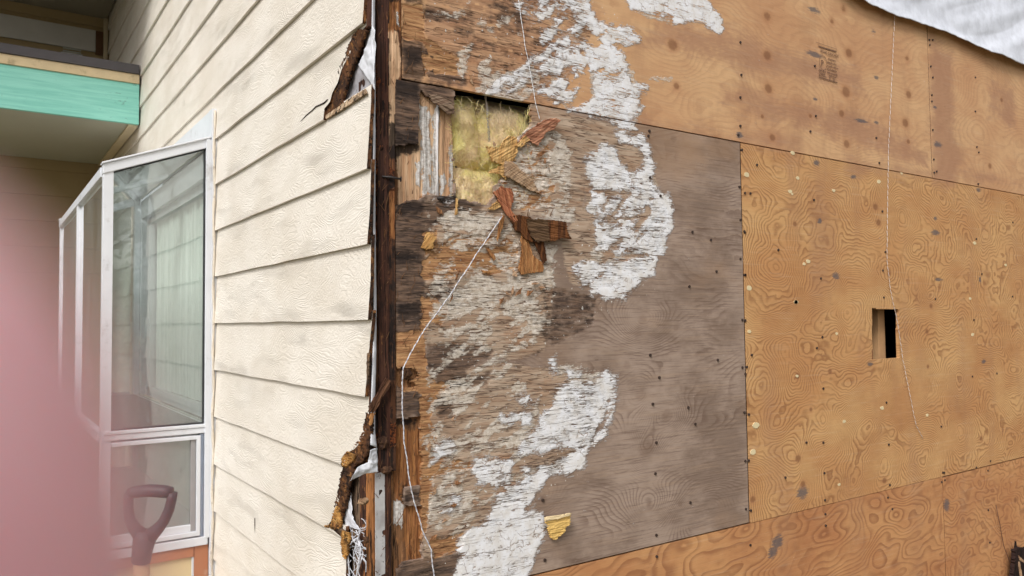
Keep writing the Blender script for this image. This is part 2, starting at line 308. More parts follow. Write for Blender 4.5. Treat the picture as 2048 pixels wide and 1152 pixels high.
# --- masks traced on the wall; pixel outlines are turned into wall metres. (outline, bias, edge noise)
def W(pts): return [tuple(right(*p)[[0, 2]]) for p in pts]
WHITE = [
 ([(1232,266),(1262,276),(1285,270),(1299,293),(1306,325),(1303,345),(1298,360),(1316,382),(1325,392),(1290,392),(1262,384),(1240,366),(1262,352),(1285,338),(1290,312),(1278,292),(1262,286),(1245,280)], .6, .8),
 ([(1172,322),(1200,297),(1215,288),(1236,315),(1243,335),(1270,350),(1312,385),(1290,396),(1260,388),(1225,376),(1190,374),(1172,348)], .35, 1.1),
 ([(1288,402),(1337,394),(1343,425),(1338,452),(1329,470),(1321,505),(1272,503),(1284,478),(1292,440),(1302,420)], .5, 1.3),
 ([(1262,522),(1311,518),(1308,543),(1265,573),(1246,594),(1212,596),(1204,578),(1186,584),(1184,568),(1206,555),(1216,540)], .8, .7),
 ([(1145,532),(1165,520),(1215,525),(1250,512),(1200,548),(1165,568),(1148,558)], -.3, 1.4),
 ([(1203,477),(1215,458),(1234,472),(1228,487),(1195,498)], .5, .8),
 ([(1180,380),(1250,392),(1295,395),(1295,480),(1250,520),(1190,500),(1180,420)], -.8, 1.5),
 ([(1180,385),(1210,395),(1215,450),(1195,450)], -.3, 1.2),
 ([(1240,-30),(1400,-20),(1418,8),(1440,38),(1445,58),(1436,66),(1420,53),(1390,44),(1350,44),(1340,33),(1300,22),(1262,14)], .4, 1.0),
 ([(1165,30),(1180,20),(1195,50),(1240,45),(1270,65),(1283,80),(1250,92),(1210,92),(1190,80),(1175,60)], -.1, 1.3),
 ([(1160,85),(1235,90),(1256,125),(1255,140),(1180,140)], -.15, 1.4),
 ([(1190,140),(1215,133),(1255,138),(1264,165),(1290,172),(1278,195),(1281,212),(1268,236),(1276,262),(1230,246),(1140,219),(1170,206),(1200,195),(1185,180),(1190,160)], .05, 1.5),
 ([(1145,112),(1168,118),(1170,131),(1155,130)], .5, .6), ([(1140,5),(1160,3),(1158,20),(1142,20)], .5, .6),
 ([(1160,128),(1166,128),(1165,145),(1160,142)], .3, .5),
 ([(1119,778),(1155,764),(1185,772),(1214,750),(1228,770),(1216,792),(1204,831),(1187,867),(1176,886),(1120,888),(1078,890),(1062,875),(1085,852),(1085,836),(1110,818)], .95, .9),
 ([(1045,885),(1170,880),(1165,895),(1100,905),(1040,905)], .1, 1.1),
 ([(1214,742),(1234,752),(1241,790),(1226,850),(1204,862),(1216,800)], -.65, .8),
 ([(1083,937),(1130,916),(1160,897),(1173,905),(1166,925),(1140,946),(1102,947)], .6, .8),
 ([(998,990),(1040,962),(1085,944),(1094,950),(1076,990),(1060,1012),(1040,1022),(1000,1042),(985,1030)], .2, 1.2),
 ([(946,915),(1010,915),(1025,930),(1022,985),(985,972),(955,966),(947,940)], .05, 1.4),
 ([(985,1015),(1040,1020),(1082,1040),(1079,1080),(1066,1120),(1050,1160),(912,1160),(930,1110),(922,1080),(950,1062),(975,1045)], 1.0, 1.0),
 ([(1195,862),(1212,852),(1215,870),(1190,893),(1180,885)], -.1, .8),
 ([(1100,718),(1118,722),(1115,742),(1100,745)], .1, .9), ([(1135,742),(1165,745),(1158,756),(1140,756)], .2, .8),
 ([(875,895),(900,872),(905,900),(885,915),(868,925)], -.1, 1.2), ([(868,400),(905,402),(900,412),(870,408)], -.3, 1.),
 ([(1025,800),(1055,780),(1075,800),(1050,815)], -.3, 1.2), ([(1000,830),(1060,822),(1060,845),(1010,845)], -.1, 1.2),
 ([(905,992),(918,996),(914,1008),(904,1004)], .3, .4), ([(885,1022),(905,1018),(900,1026),(886,1028)], .2, .4),
 ([(1063,890),(1065,880),(1100,875),(1110,888)], 0, .8), ([(1045,938),(1056,938),(1054,946),(1046,945)], .6, .3),
 ([(860,370),(895,375),(893,385),(862,386)], -.5, 1.), ([(1010,-10),(1180,-20),(1190,60),(1150,215),(1060,195),(960,190),(1080,90)], -1.55, 1.9)]
CREAM = [
 ([(905,572),(960,542),(1010,560),(1000,600),(930,626),(898,622)], .5, 1.0),
 ([(985,500),(1030,506),(1100,520),(1105,562),(1050,602),(1010,562),(990,530)], .1, 1.4),
 ([(868,432),(900,418),(1000,424),(1012,446),(960,472),(880,452)], .1, 1.5),
 ([(1090,400),(1150,420),(1152,450),(1100,446)], .0, 1.2), ([(1075,320),(1100,288),(1132,330),(1120,372),(1065,355)], .1, 1.3),
 ([(1062,640),(1098,625),(1092,650),(1076,690),(1040,706),(1000,712),(1030,690),(1060,668)], .0, 1.1),
 ([(865,650),(950,640),(972,666),(880,684)], -.3, 1.4), ([(920,742),(980,716),(992,700),(1002,722),(940,752)], .2, 1.1),
 ([(875,790),(950,784),(962,812),(890,812)], -.1, 1.3), ([(940,880),(1075,858),(1062,892),(1000,902),(935,912)], .0, 1.3),
 ([(1020,300),(1060,310),(1092,350),(1040,372),(1012,340)], -.1, 1.4),
 ([(1172,322),(1205,290),(1240,315),(1246,340),(1200,380),(1170,350)], .2, 1.), ([(1060,890),(1100,820),(1140,790),(1200,770),(1210,830),(1180,885)], .8, 1.),
 ([(960,185),(1000,152),(1060,118),(1088,150),(1082,186),(1042,206),(1000,200)], .0, 1.4), ([(920,108),(941,90),(936,150),(926,166),(914,140)], .1, 1.),
 ([(955,122),(975,112),(987,140),(1012,130),(988,186),(950,186)], .0, 1.2), ([(900,22),(945,-5),(930,30),(914,42)], .1, .9),
 ([(975,62),(1010,34),(1032,30),(1000,56)], .2, .8), ([(945,40),(970,35),(975,50),(950,55)], .1, .9), ([(1010,60),(1045,60),(1047,76),(1030,72)], .0, 1.),
 ([(1120,190),(1160,187),(1155,200),(1128,212)], .4, .6), ([(1300,149),(1346,152),(1351,166),(1290,166)], -.4, .6),
 ([(1098,120),(1120,115),(1115,170),(1095,175)], -.3, 1.2), ([(1140,60),(1165,40),(1175,70),(1150,85)], -.3, 1.3),
 ([(1100,720),(1170,738),(1200,742),(1150,754),(1108,745)], .1, 1.1), ([(875,985),(895,965),(890,1000),(876,1010)], -.1, 1.),
 ([(840,880),(905,872),(900,905),(872,930),(860,905)], .0, 1.2), ([(948,995),(975,998),(968,1015),(955,1018)], .1, .8),
 ([(1190,60),(1260,60),(1285,85),(1230,95)], .0, 1.), ([(1180,130),(1270,135),(1285,210),(1275,255),(1180,225)], -.1, 1.3),
 ([(1270,20),(1340,35),(1345,50),(1290,40)], -.3, .8), ([(1120,880),(1170,890),(1080,905),(1000,905)], .0, 1.),
 ([(1000,940),(1080,935),(1060,960),(1000,985)], -.2, 1.3), ([(840,25),(905,10),(915,35),(880,40)], -.8, 1.2),
 ([(860,970),(950,960),(960,1050),(900,1080),(850,1060)], -.85, 1.5), ([(1030,515),(1110,540),(1120,600),(1060,650),(1000,640)], -.4, 1.5),
 ([(1160,500),(1230,480),(1290,400),(1335,400),(1300,500),(1200,560)], -.7, 1.6), ([(1150,745),(1200,742),(1220,760),(1180,780),(1120,775)], .1, 1.0), ([(848,420),(1100,420),(1120,620),(1080,700),(1000,740),(1090,780),(1060,960),(930,1060),(850,1060)], -1.55, 1.9), ([(985,262),(1090,245),(1150,300),(1140,420),(1000,425)], -.3, 1.6)]
ROUGH = [
 ([(1080,215),(1235,257),(1295,292),(1312,380),(1330,430),(1310,520),(1200,574),(1140,562),(1128,480),(1180,400),(1150,300),(1085,262)], .8, .7),
 ([(848,400),(1030,430),(1100,520),(1105,600),(1100,640),(1085,700),(1030,715),(850,690)], .6, .9),
 ([(845,740),(1000,730),(1130,745),(1200,770),(1170,900),(1090,945),(1050,1000),(985,1050),(920,1080),(850,1152),(845,900)], .5, .9),
 ([(845,-40),(1120,-40),(1190,60),(1120,215),(1000,200),(850,160)], -.3, 2.0), ([(1060,215),(1240,258),(1230,300),(1100,310)], .8, .8), ([(985,262),(1090,230),(1170,300),(1160,430),(1000,430)], .8, .8)]
GREY = [([(780,100),(1088,213),(1300,253),(1485,284),(1498,1050),(1060,1160),(780,1250)], 2.5, .4)]
DARK = [
 ([(790,405),(850,400),(848,668),(790,668)], .9, .8), ([(845,400),(925,398),(960,415),(900,430),(850,470)], .2, 1.0),
 ([(845,565),(900,560),(935,590),(905,622),(850,600)], .0, 1.2), ([(850,682),(955,682),(1000,700),(940,745),(975,775),(880,785),(850,740)], -.35, 1.),
 ([(940,750),(985,742),(978,778),(900,782)], .0, 1.1), ([(872,800),(905,798),(912,832),(878,836)], .0, .9),
 ([(805,78),(845,85),(850,150),(838,162),(808,158)], .7, 1.), ([(842,12),(890,20),(918,40),(880,45),(850,36)], .0, .5),
 ([(785,158),(842,160),(840,285),(785,292)], 1.0, .7), ([(842,160),(910,178),(910,222),(850,200)], .2, 1.2), ([(845,85),(930,130),(940,175),(840,155)], -.3, 1.3),
 ([(1080,560),(1200,590),(1190,660),(1100,700),(1085,640)], -1.15, .9), ([(1040,610),(1100,640),(1110,680),(1080,715),(1000,730),(1090,690)], -.9, 1.),
 ([(790,775),(845,770),(843,838),(790,838)], .4, 1.0), ([(800,1120),(920,1110),(915,1165),(790,1165)], .2, 1.1), ([(808,975),(846,975),(846,1010),(808,1010)], -.2, 1.),
 ([(1000,985),(1070,985),(1050,1010),(990,1020)], -1.2, 1.), ([(1015,945),(1085,900),(1180,830),(1230,860),(1110,960)], -1.6, .5),
 ([(950,0),(1050,-10),(1055,80),(980,60)], -1.5, 1.3), ([(900,0),(1100,20),(1090,200),(900,140)], -1.9, 1.4)]
BLACK = [
 ([(790,160),(838,165),(836,195),(790,190)], .4, 1.), ([(808,95),(842,95),(842,130),(812,140)], .2, 1.1), ([(812,-10),(845,-10),(845,6),(812,4)], .5, .5),
 ([(790,405),(846,402),(846,425),(792,425)], .2, .9), ([(790,500),(845,500),(845,530),(790,528)], -.2, 1.), ([(792,600),(846,600),(846,640),(792,640)], -.2, 1.),
 ([(880,390),(915,392),(912,402),(882,404)], .6, .6), ([(955,752),(972,752),(968,772),(952,770)], -.4, 1.), ([(790,262),(836,262),(836,290),(790,295)], .2, 1.0), ([(808,990),(850,990),(848,1008),(810,1005)], -.5, 1.)]
ORANGE = [
 ([(808,12),(843,12),(845,72),(870,90),(925,118),(905,125),(860,105),(845,78),(808,75)], .3, .9),
 ([(868,118),(920,120),(925,150),(870,145)], .1, .6), ([(845,520),(905,475),(960,472),(1030,482),(1045,540),(980,548),(930,545),(850,548)], .1, 1.0),
 ([(845,548),(930,545),(905,556),(850,556)], .3, .8), ([(845,598),(872,602),(895,618),(880,645),(846,648)], .4, .8),
 ([(786,672),(843,666),(848,738),(800,736),(786,732)], .9, .5), ([(842,736),(870,768),(895,772),(860,800),(862,850),(872,880),(862,920),(930,925),(905,945),(862,948),(858,1020),(848,1060),(842,1080),(842,940)], .3, .9),
 ([(842,640),(850,640),(850,780),(842,780)], .1, .8), ([(862,1085),(925,1070),(915,1100),(870,1112)], .5, .7), ([(840,930),(870,915),(945,930),(900,945),(845,950)], .3, .8),
 ([(800,780),(845,790),(880,770),(870,760),(845,740)], -.2, 1.), ([(845,470),(875,458),(880,500),(845,520)], -.3, 1.), ([(845,110),(860,108),(870,130),(850,150)], -.2, 1.),
 ([(1030,295),(1070,300),(1060,330),(1020,335)], -.4, 1.2), ([(1030,380),(1100,370),(1110,410),(1040,425)], -.4, 1.4), ([(985,262),(1100,262),(1120,420),(1000,425)], -1.1, 1.6)]
RED = [
 ([(1270,60),(1345,48),(1480,55),(1560,95),(1640,120),(1720,140),(1735,190),(1640,170),(1500,150),(1420,110),(1280,95)], -.1, .9),
 ([(1480,180),(1560,190),(1700,210),(1860,300),(1860,345),(1780,330),(1640,270),(1480,240)], -.5, 1.1), ([(1440,165),(1540,185),(1560,230),(1440,215)], -.2, .8),
 ([(1866,90),(1900,110),(1905,250),(1920,310),(1905,365),(1870,358)], 1.0, .6), ([(1980,150),(2030,180),(2035,260),(1975,240)], -.5, .9), ([(1870,350),(2050,385),(2050,360),(1900,320)], -.8, .9),
 ([(850,0),(1060,-20),(1130,60),(1100,215),(850,160)], -.3, 1.4), ([(1480,270),(1600,283),(1600,290),(1480,278)], .6, .4), ([(1700,325),(1870,345),(1870,352),(1700,335)], .4, .5),
 ([(1870,-40),(2060,-40),(2060,60),(1870,60)], -.6, 1.), ([(1080,0),(1180,0),(1200,40),(1100,60)], -.3, 1.3), ([(1270,240),(1480,280),(1480,285),(1270,252)], .2, .8)]
FLECK = [([(850,0),(1250,0),(1290,240),(1000,200),(850,150)], 0, 1), ([(850,380),(1120,400),(1340,400),(1320,580),(1090,700),(1240,760),(1060,1152),(850,1152)], 0, 1)]
KNOT = [(1534,33,9),(1687,16,7),(1664,41,6),(1534,111,9),(1698,106,9),(1814,118,6),(1537,177,9),(1692,184,11),(1817,189,8),(1683,227,7),(1811,246,9),(1545,275,7),(1693,288,8),(1525,233,4),(1621,232,4),(1817,283,5),
 (1345,90,10),(1353,172,6),(1347,277,7),(1434,281,7),(1980,332,6),(2003,200,5),(1285,640,9),(1282,790,11),(1335,832,12),(1294,897,16),(1300,1012,8),(1360,1008,5),(1352,655,6),(1255,730,7),(1084,1000,9),(1070,1115,10),(1073,700,11),
 (1596,917,7),(1606,968,6),(1506,999,6),(1769,961,6),(1962,877,5),(1595,752,6),(1590,448,5),(1854,663,5),(1862,612,5),(1856,733,4),(1622,819,4),(1751,414,7),(1757,445,7),(1660,743,5),(2031,1000,6)]
BLUE = [(1627,21,26,9),(1747,65,11,5),(1629,109,32,8),(1753,155,9,6),(1723,242,24,6),(1753,245,9,5),(1630,198,8,5),(1633,326,13,8),(1707,354,11,6),(1870,215,7,6),(1876,289,16,9),(1871,465,16,9),(1878,559,14,6),(1672,552,14,10),
 (1639,442,9,8),(1871,437,7,6),(1605,985,22,16),(1555,1085,22,18),(1545,1105,18,14),(1967,723,8,8),(1893,1010,12,20),(1957,380,8,8),(1440,760,14,18),(1740,728,12,6),(1479,270,14,8),(1960,560,5,10),(1300,258,30,4)]
RINGC = [(1536,459,.10,.13,.5),(1715,471,.13,.10,.6),(1642,468,.07,.06,.4),(1819,492,.09,.07,.45),(1896,504,.16,.09,-.5),(1666,371,.05,.05,.4),(1545,773,.07,.07,.45),(1716,752,.09,.07,.5),(1810,766,.11,.09,.55),(1901,748,.13,.06,-.5),
 (1646,766,.08,.05,.4),(2040,727,.1,.08,.5),(1552,859,.08,.05,-.4),(1591,604,.05,.05,.4),(1673,667,.05,.05,.4),(1600,700,.07,.06,.35),(1594,752,.05,.04,-.3),(1650,840,.05,.04,.35),(1769,912,.06,.05,.4),(1606,968,.07,.08,.45),(1596,917,.06,.05,.4),(1678,969,.04,.04,.3),
 (1970,915,.08,.06,.4),(1978,510,.08,.06,-.4),(1764,816,.06,.05,.3),(1860,600,.07,.05,.4),(1294,897,.06,.07,.9),(1282,790,.06,.05,-.7),(1335,832,.07,.05,.8),(1300,1012,.07,.05,.8),(1285,640,.07,.05,.8),(1262,315,.1,.08,.6),(1084,1000,.06,.05,.7),(1400,1030,.1,.06,-.6),(1550,1105,.2,.09,.8),(1800,1090,.25,.07,-.7),(1860,1000,.1,.05,.5),(1700,1050,.15,.06,.6)]
KN = [(right(a, b)[[0, 2]], r * .0019 * (1 + right(a, b)[0] * .12)) for a, b, r in KNOT]
BL = [(right(a, b)[[0, 2]], rx * .62 * np.linalg.norm(right(a + 1, b) - right(a, b)), ry * .0016) for a, b, rx, ry in BLUE]
RC = [(right(a, b)[[0, 2]], rx, ry, am) for a, b, rx, ry, am in RINGC]
LAYERS = dict(white=WHITE, cream=CREAM, rough=ROUGH, grey=GREY, dark=DARK, black=BLACK, orange=ORANGE, red=RED)
LAYERS = {k: [(W(p), b, a) for p, b, a in v] for k, v in LAYERS.items()}
FLK = [W(p) for p, b, a in FLECK]

HOLE = W([(909,178),(990,192),(1062,205),(1063,252),(1040,272),(1034,290),(1020,322),(1012,352),(990,375),(986,398),(977,411),(949,404),(914,397),(910,366),(908,230)])
STUD1 = W([(842,178),(852,190),(872,196),(893,214),(904,222),(908,226),(909,394),(852,390),(838,398),(790,410),(772,410),(770,294),(836,286),(839,200)])
STUD2 = W([(770,838),(843,834),(845,968),(812,976),(808,1008),(844,1012),(845,1120),(806,1126),(780,1165),(770,1165)])
VOIDS = [W([(792,735),(832,738),(840,752),(818,762),(836,772),(800,778),(790,770)])]
HOLE2 = W([(1744,617),(1797,618),(1799,716),(1744,719)])

def sheet(name, x0, x1, z0, z1, mat, fine=None, zfine=None, damaged=False, holes=(), ringf=None, seed=0, label=None, parent=None, step=.005):
    def ax(a, b, f0, f1, fs, cs):
        parts = []
        for p, q, s in ((a, max(a, f0), cs), (max(a, f0), min(b, f1), fs), (min(b, f1), b, cs)):
            if q - p > 1e-6: parts.append(np.linspace(p, q, max(2, int((q - p) / s) + 1)))
        o = parts[0]
        for r in parts[1:]: o = np.concatenate([o, r[1:]])
        return o
    f = fine or (x0, x1, step); zf = zfine or (z0, z1, step)
    g_ = .001; gx = .0022
    xs = ax(x0 + gx, x1 - gx, f[0], f[1], f[2], step * 1.1); zs = ax(z0 + g_, z1 - g_, zf[0], zf[1], zf[2], .02)
    X, Z = np.meshgrid(xs, zs); P = np.stack([X.ravel(), Z.ravel()], 1); N = len(P)
    x, z = P[:, 0], P[:, 1]; at = {}
    n1 = fbm(x * 38, z * 55, 3, seed + 1); n2 = fbm(x * 16, z * 120, 3, seed + 5); n3 = fbm(x * 9, z * 12, 2, seed + 9)
    rn = n1 * .55 + n2 * .45 + n3 * .4
    da, db = x * .80 + z * .6, z * .80 - x * .6
    rd = n1 * .25 + .85 * fbm(da * 9, db * 36, 3, seed + 15) + .5 * n3 + n2 * .12
    for k, ps in LAYERS.items():
        best = np.full(N, -6.)
        for poly, b, a in ps:
            sd = sdist(P, poly)
            m = sd > -.079
            if m.any(): best[m] = np.maximum(best[m], np.clip(sd[m] / (.03 if k == 'red' else .009), -6, 1.6) + b + a * (rd if k in ('cream', 'white') else rn)[m] * 1.6)
        at[k] = np.clip(.5 + best / 4, 0, 1)
    if mat is not M['ply_grey']: at['grey'][:] = 0
    fk = np.zeros(N)
    for poly in FLK: fk = np.maximum(fk, sstep(-.03, .03, sdist(P, poly)))
    at['fleck'] = fk
    kn = np.zeros(N); rg = 0.30 * fbm(x * 1.3, z * 3.2, 2, seed + 20) + .07 * fbm(x * 4, z * 9, 2, seed + 24) + 1.5 * z
    if ringf: rg = ringf(x, z, seed)
    for (c, r) in KN:
        d = ((x - c[0]) / (r * 1.25)) ** 2 + ((z - c[1]) / r) ** 2; kn = np.maximum(kn, np.exp(-d * .7)); rg = rg + .07 * np.exp(-d * .03)
    bl = np.zeros(N)
    for (c, rx, ry) in BL: bl = np.maximum(bl, np.exp(-(((x - c[0]) / rx) ** 2 + ((z - c[1]) / ry) ** 2) * .8))
    for (c, rx, ry, am) in RC: rg = rg + am * .42 * np.exp(-(((x - c[0]) / rx) ** 2 + ((z - c[1]) / ry) ** 2) * .8)
    at['knot'] = kn; at['blue'] = bl; at['ring'] = rg
    y = .0006 * n3 + .0012 * fbm(x * 1.2, z * 2, 2, seed + 40)
    if damaged:
        og = sstep(.42, .56, at['orange']); wh = sstep(.45, .6, at['white']); cr = sstep(.42, .6, at['cream']); dk = sstep(.4, .6, at['dark'])
        lay = fbm(x * 14, z * 60, 3, seed + 31)
        y += og * (.0016 + .0007 * np.round(lay * 2.2) / 2) - wh * (.0007 + .0003 * n1) + dk * (.0010 * fbm(x * 10, z * 160, 2, seed + 33) + .0006)
        y += sstep(.4, .6, at['rough']) * .0007 * fbm(x * 12, z * 170, 2, seed + 35)
        # torn, lifted edges near the corner and the opening
        e = np.maximum(np.exp(-np.maximum(x - .055, 0) / .05), np.exp(-np.clip(-sdist(P, HOLE, .3), 0, 9) / .02))
        y += -.003 * e * np.maximum(fbm(x * 30, z * 70, 3, seed + 37), 0)
    V = np.stack([x, y, z], 1); Q = grid_quads(len(xs), len(zs)); nq = len(Q)
    c = P[Q].mean(1) + (np.stack([fbm(P[Q].mean(1)[:, 0] * 30, P[Q].mean(1)[:, 1] * 60, 3, 51), fbm(P[Q].mean(1)[:, 0] * 30, P[Q].mean(1)[:, 1] * 60, 3, 61)], 1) * .0045 if damaged else 0)
    keep = np.ones(nq, bool)
    for h in holes: keep &= sdist(c, h, .02) < 0
    Q = Q[keep]
    V2, Q2, vs, nsk = skirt(V, Q, (0, .0125, 0)); idx = np.concatenate([np.arange(N), vs, vs])
    at = {k: v[idx] for k, v in at.items()}
    edge = np.zeros(len(V2)); at['edgey'] = edge
    o = mesh_np(name, V2, Q2, mat, parent, True, at)
    if label: o['label'] = label
    return o

wall = thing('plywood_cladding', 'stripped plywood sheets with white stucco scabs and a square hole beside the rotten corner', 'wall', (0.05, 0, GROUND))
XC = .055
S_A1 = sheet('plywood_sheet', XC + .02, 2.515, .587, 1.807, M['ply_old'], fine=(.05, 1.35, .0032), zfine=(.5, 1.02, .0034), damaged=True, seed=2, label='tan upper sheet with red stains, knots and a grade stamp', parent=wall, step=.0062)
S_A2 = sheet('plywood_sheet', XC, 1.296, -.640, .585, M['ply_grey'], fine=(.05, 1.1, .0029), zfine=(-.62, .585, .0031), damaged=True, holes=[HOLE, STUD1, STUD2] + VOIDS, seed=12, label='grey weathered sheet, splintered and cut open near the corner', parent=wall, step=.005)
def ring_new(x, z, s): return .42 * fbm(x * 2.4, z * 3.0, 1, 77) + .16 * fbm(x * 4.6, z * 6.5, 1, 79) + .03 * fbm(x * 14, z * 18, 2, 80) + .95 * z
def ring_low(x, z, s): return .62 * fbm(x * 1.6 + z * 1.2, z * 4.2 - x * .7, 3, 87) + .22 * fbm(x * 4.5, z * 8, 2, 89) + .8 * z - .22 * x
S_B2 = sheet('plywood_sheet', 1.298, 3.736, -.643, .585, M['ply_new'], holes=[HOLE2], ringf=ring_new, seed=22, label='ochre sheet with swirling grain and a small cut opening', parent=wall, step=.0048, zfine=(-.643, .585, .0044))
S_B1 = sheet('plywood_sheet', 2.517, 4.955, .587, 1.807, M['ply_old'], seed=32, label='tan sheet with a mauve band along its left edge', parent=wall, step=.007, zfine=(.587, 1.5, .0065), ringf=lambda x, z, s: .4 * fbm(x * 1.6, z * 3, 2, 97) + z * 1.2)
S_A3 = sheet('plywood_sheet', XC, 2.513, -1.545, -.643, M['ply_low'], ringf=ring_low, seed=42, label='orange flame grained bottom sheet', parent=wall, step=.006, zfine=(-1.2, -.643, .005))
S_B3 = sheet('plywood_sheet', 2.515, 4.953, -1.545, -.646, M['ply_low'], ringf=lambda x, z, s: .6 * fbm(x * 2.3 + z * 2.8, z * 4 - x * 1.6, 3, 107) + .1 * fbm(x * 12, z * 18, 2, 109), seed=52, label='orange bottom sheet with dark mould by its joint', parent=wall, step=.0075, zfine=(-1.3, -.646, .006))
for i, (a, b, c, d) in enumerate(((3.738, 4.955, -.643, .585), (XC, 2.515, 1.809, 2.6), (2.517, 4.955, 1.809, 2.6))):
    sheet('plywood_sheet', a, b, c, d, M['ply_old'], seed=60 + i, parent=wall, step=.03, zfine=(c, d, .03))

M['joint_shade'] = plain('painted_joint_shade', lin(40, 30, 26), .95, .05)  # added dark strips in the upright joints, painted to stand in for gap shade
for jx, ja, jz in ((1.297, -.64, .585), (2.516, .59, 1.8), (2.514, -1.5, -.647)): box('joint_shade_strip', jx - .0042, jx + .0042, .0022, .013, ja, jz, M['joint_shade'], wall, 0)
# nail heads along the joints and studs
nb = Bag()
def nail_at(x, z, r=.0042):
    nb.add([(x + math.cos(a) * r, -.0035, z + math.sin(a) * r) for a in np.arange(8) * PI / 4] + [(x + math.cos(a) * r, .002, z + math.sin(a) * r) for a in np.arange(8) * PI / 4],
           [tuple(range(8))[::-1]] + [(i, (i + 1) % 8, (i + 1) % 8 + 8, i + 8) for i in range(8)])
for px, py in [(1476,270),(1483,300),(1480,85),(1482,150),(1480,195),(1480,252),(1478,374),(1489,386),(1480,440),(1489,465),(1480,518),(1489,550),(1484,640),(1490,641),(1484,735),(1493,734),(1490,748),(1488,825),(1497,829),(1497,921),(1490,922),(1501,1021),(1491,1018),
               (1858,80),(1865,80),(1859,90),(1861,133),(1865,155),(1863,190),(1863,203),(1865,260),(1867,319),(1868,345),(1873,343),(1885,945),(1889,960),(1883,964),(1629,132),(1631,232),(1752,276),(1758,326),(1620,263),(1950,223),(1953,294),(1957,305),(1956,368),(1950,155),
               (1384,464),(1421,480),(1378,573),(1432,543),(1299,355),(1298,262),(1296,272),(1320,392),(1300,710),(1376,815),(1305,808),(1390,848),(1435,720),(1318,755),(1312,885),(1310,947),(1380,1005),(1085,1000),(1312,1070),(1089,1120),(1313,1113),
               (1500,387),(1513,330),(1556,500),(1627,400),(1488,463),(1490,550),(1641,557),(1764,423),(1765,541),(1767,595),(1770,504),(1644,674),(1633,696),(1503,710),(1646,777),(1772,805),(1646,885),(1777,889),(1882,853),(1947,640),(1993,747),(1963,548),(1952,478),(2025,445),(2024,593),(1870,598),(1944,753),
               (1649,1000),(1650,1028),(1775,995),(1779,970),(1784,1018),(1888,945),(1952,935),(1975,941),(1979,1085),(1976,1020),(1651,1051),(1500,1090),(1612,885),(1648,946),(1570,955),(1980,922)]:
    p = right(px, py); nail_at(p[0], p[2])
M['nail'] = plain('rusty_nail_metal', lin(62, 48, 42), .6, .4)
tag(nb.build('nail_heads', M['nail'], wall), kind='stuff')
# pale wood plugs where the veneer knots fell out
M['plug'] = plain('pale_filler', lin(222, 205, 165), .8, .2)
pb = Bag()
for px, py, r in [(1493,349,6),(1506,526,6.5),(1498,576,6),(1591,604,5),(1616,523,5),(1608,528,3.5),(1759,537,6),(1580,383,4.5),(1584,388,3),(1667,381,4),(1757,363,5),(1595,356,4),(1949,486,5),(1940,597,4),(2011,530,4),(1512,851,7),(1601,654,5.5),(1592,604,5),(1764,816,5),(1673,667,3.5),(1594,752,3.5),(1688,843,4),(1945,669,5),(1854,830,4),(1506,904,6),(1769,912,6),(1952,915,5),(1678,969,3.5),(1498,663,4),(1803,347,3),(1585,306,5)]:
    if random.random() < .22: continue
    r *= .72; p = right(px, py); n = 10; rx = r * .0030 * (1 + p[0] * .12); rz = r * .0021
    ring = [(p[0] + math.cos(2 * PI * i / n) * rx * random.uniform(.75, 1.1), -.0012, p[2] + math.sin(2 * PI * i / n) * rz * random.uniform(.8, 1.1)) for i in range(n)]
    pb.add(ring + [(a, .003, c) for a, b, c in ring], [tuple(range(n))[::-1]] + [(i, (i + 1) % n, (i + 1) % n + n, i + n) for i in range(n)])
tag(pb.build('wood_plugs', M['plug'], wall), kind='stuff')
# grade stamp, printed flat on the sheet
M['ink'] = plain('faded_brown_ink', lin(124, 96, 78), .8, .1)
def stamp_text(body, px, py, size, bold=0):
    cu = bpy.data.curves.new('stamp', 'FONT'); cu.body = body; cu.size = size; cu.extrude = 0; cu.offset = bold * .35
    o = bpy.data.objects.new('stamp', cu); sc.collection.objects.link(o); bpy.context.view_layer.update()
    me = bpy.data.meshes.new_from_object(o.evaluated_get(bpy.context.evaluated_depsgraph_get())); p = right(px, py)
    V = [(p[0] + v.co.x, -.0022, p[2] + v.co.y) for v in me.vertices]; Fc = [tuple(q.vertices) for q in me.polygons]
    bpy.data.objects.remove(o); bpy.data.curves.remove(cu); return V, Fc
st_ = Bag()
for body, px, py, s, b in [('BOISE CASCADE', 1640, 104.5, .0155, .0004), ('P', 1641, 131.5, .032, .0006), ('PS 1 83', 1657, 159.5, .0125, .0005)]:
    st_.add(*stamp_text(body, px, py, s, b))
def bar(px0, py0, px1, py1, h):
    a, b = right(px0, py0), right(px1, py1)
    st_.add([(a[0], -.0022, a[2]), (b[0], -.0022, b[2]), (b[0], -.0022, b[2] + h), (a[0], -.0022, a[2] + h)], [(0, 1, 2, 3)])
rs3 = random.Random(9)                                              # lines too worn to read: broken ink dashes
for x0, x1, y0 in ((1655, 1670, 119), (1654, 1672, 126), (1654, 1674, 132.5), (1654, 1673, 139), (1654, 1673, 146), (1657, 1672, 152.5), (1637, 1651, 141.5), (1637, 1648, 147), (1637, 1652, 151.5)):
    x = x0
    while x < x1: d_ = rs3.uniform(.7, 2.2); bar(x, y0 + (x - x0) * .29, x + d_, y0 + (x + d_ - x0) * .29, rs3.uniform(.003, .0065)); x += d_ + .5
bar(1631, 85, 1673, 99, .0012); bar(1636, 94, 1672, 105, .005); bar(1652, 111, 1673, 117, .001); bar(1637, 155.5, 1674, 166.5, .0035)
pc = right(1644, 125.5)
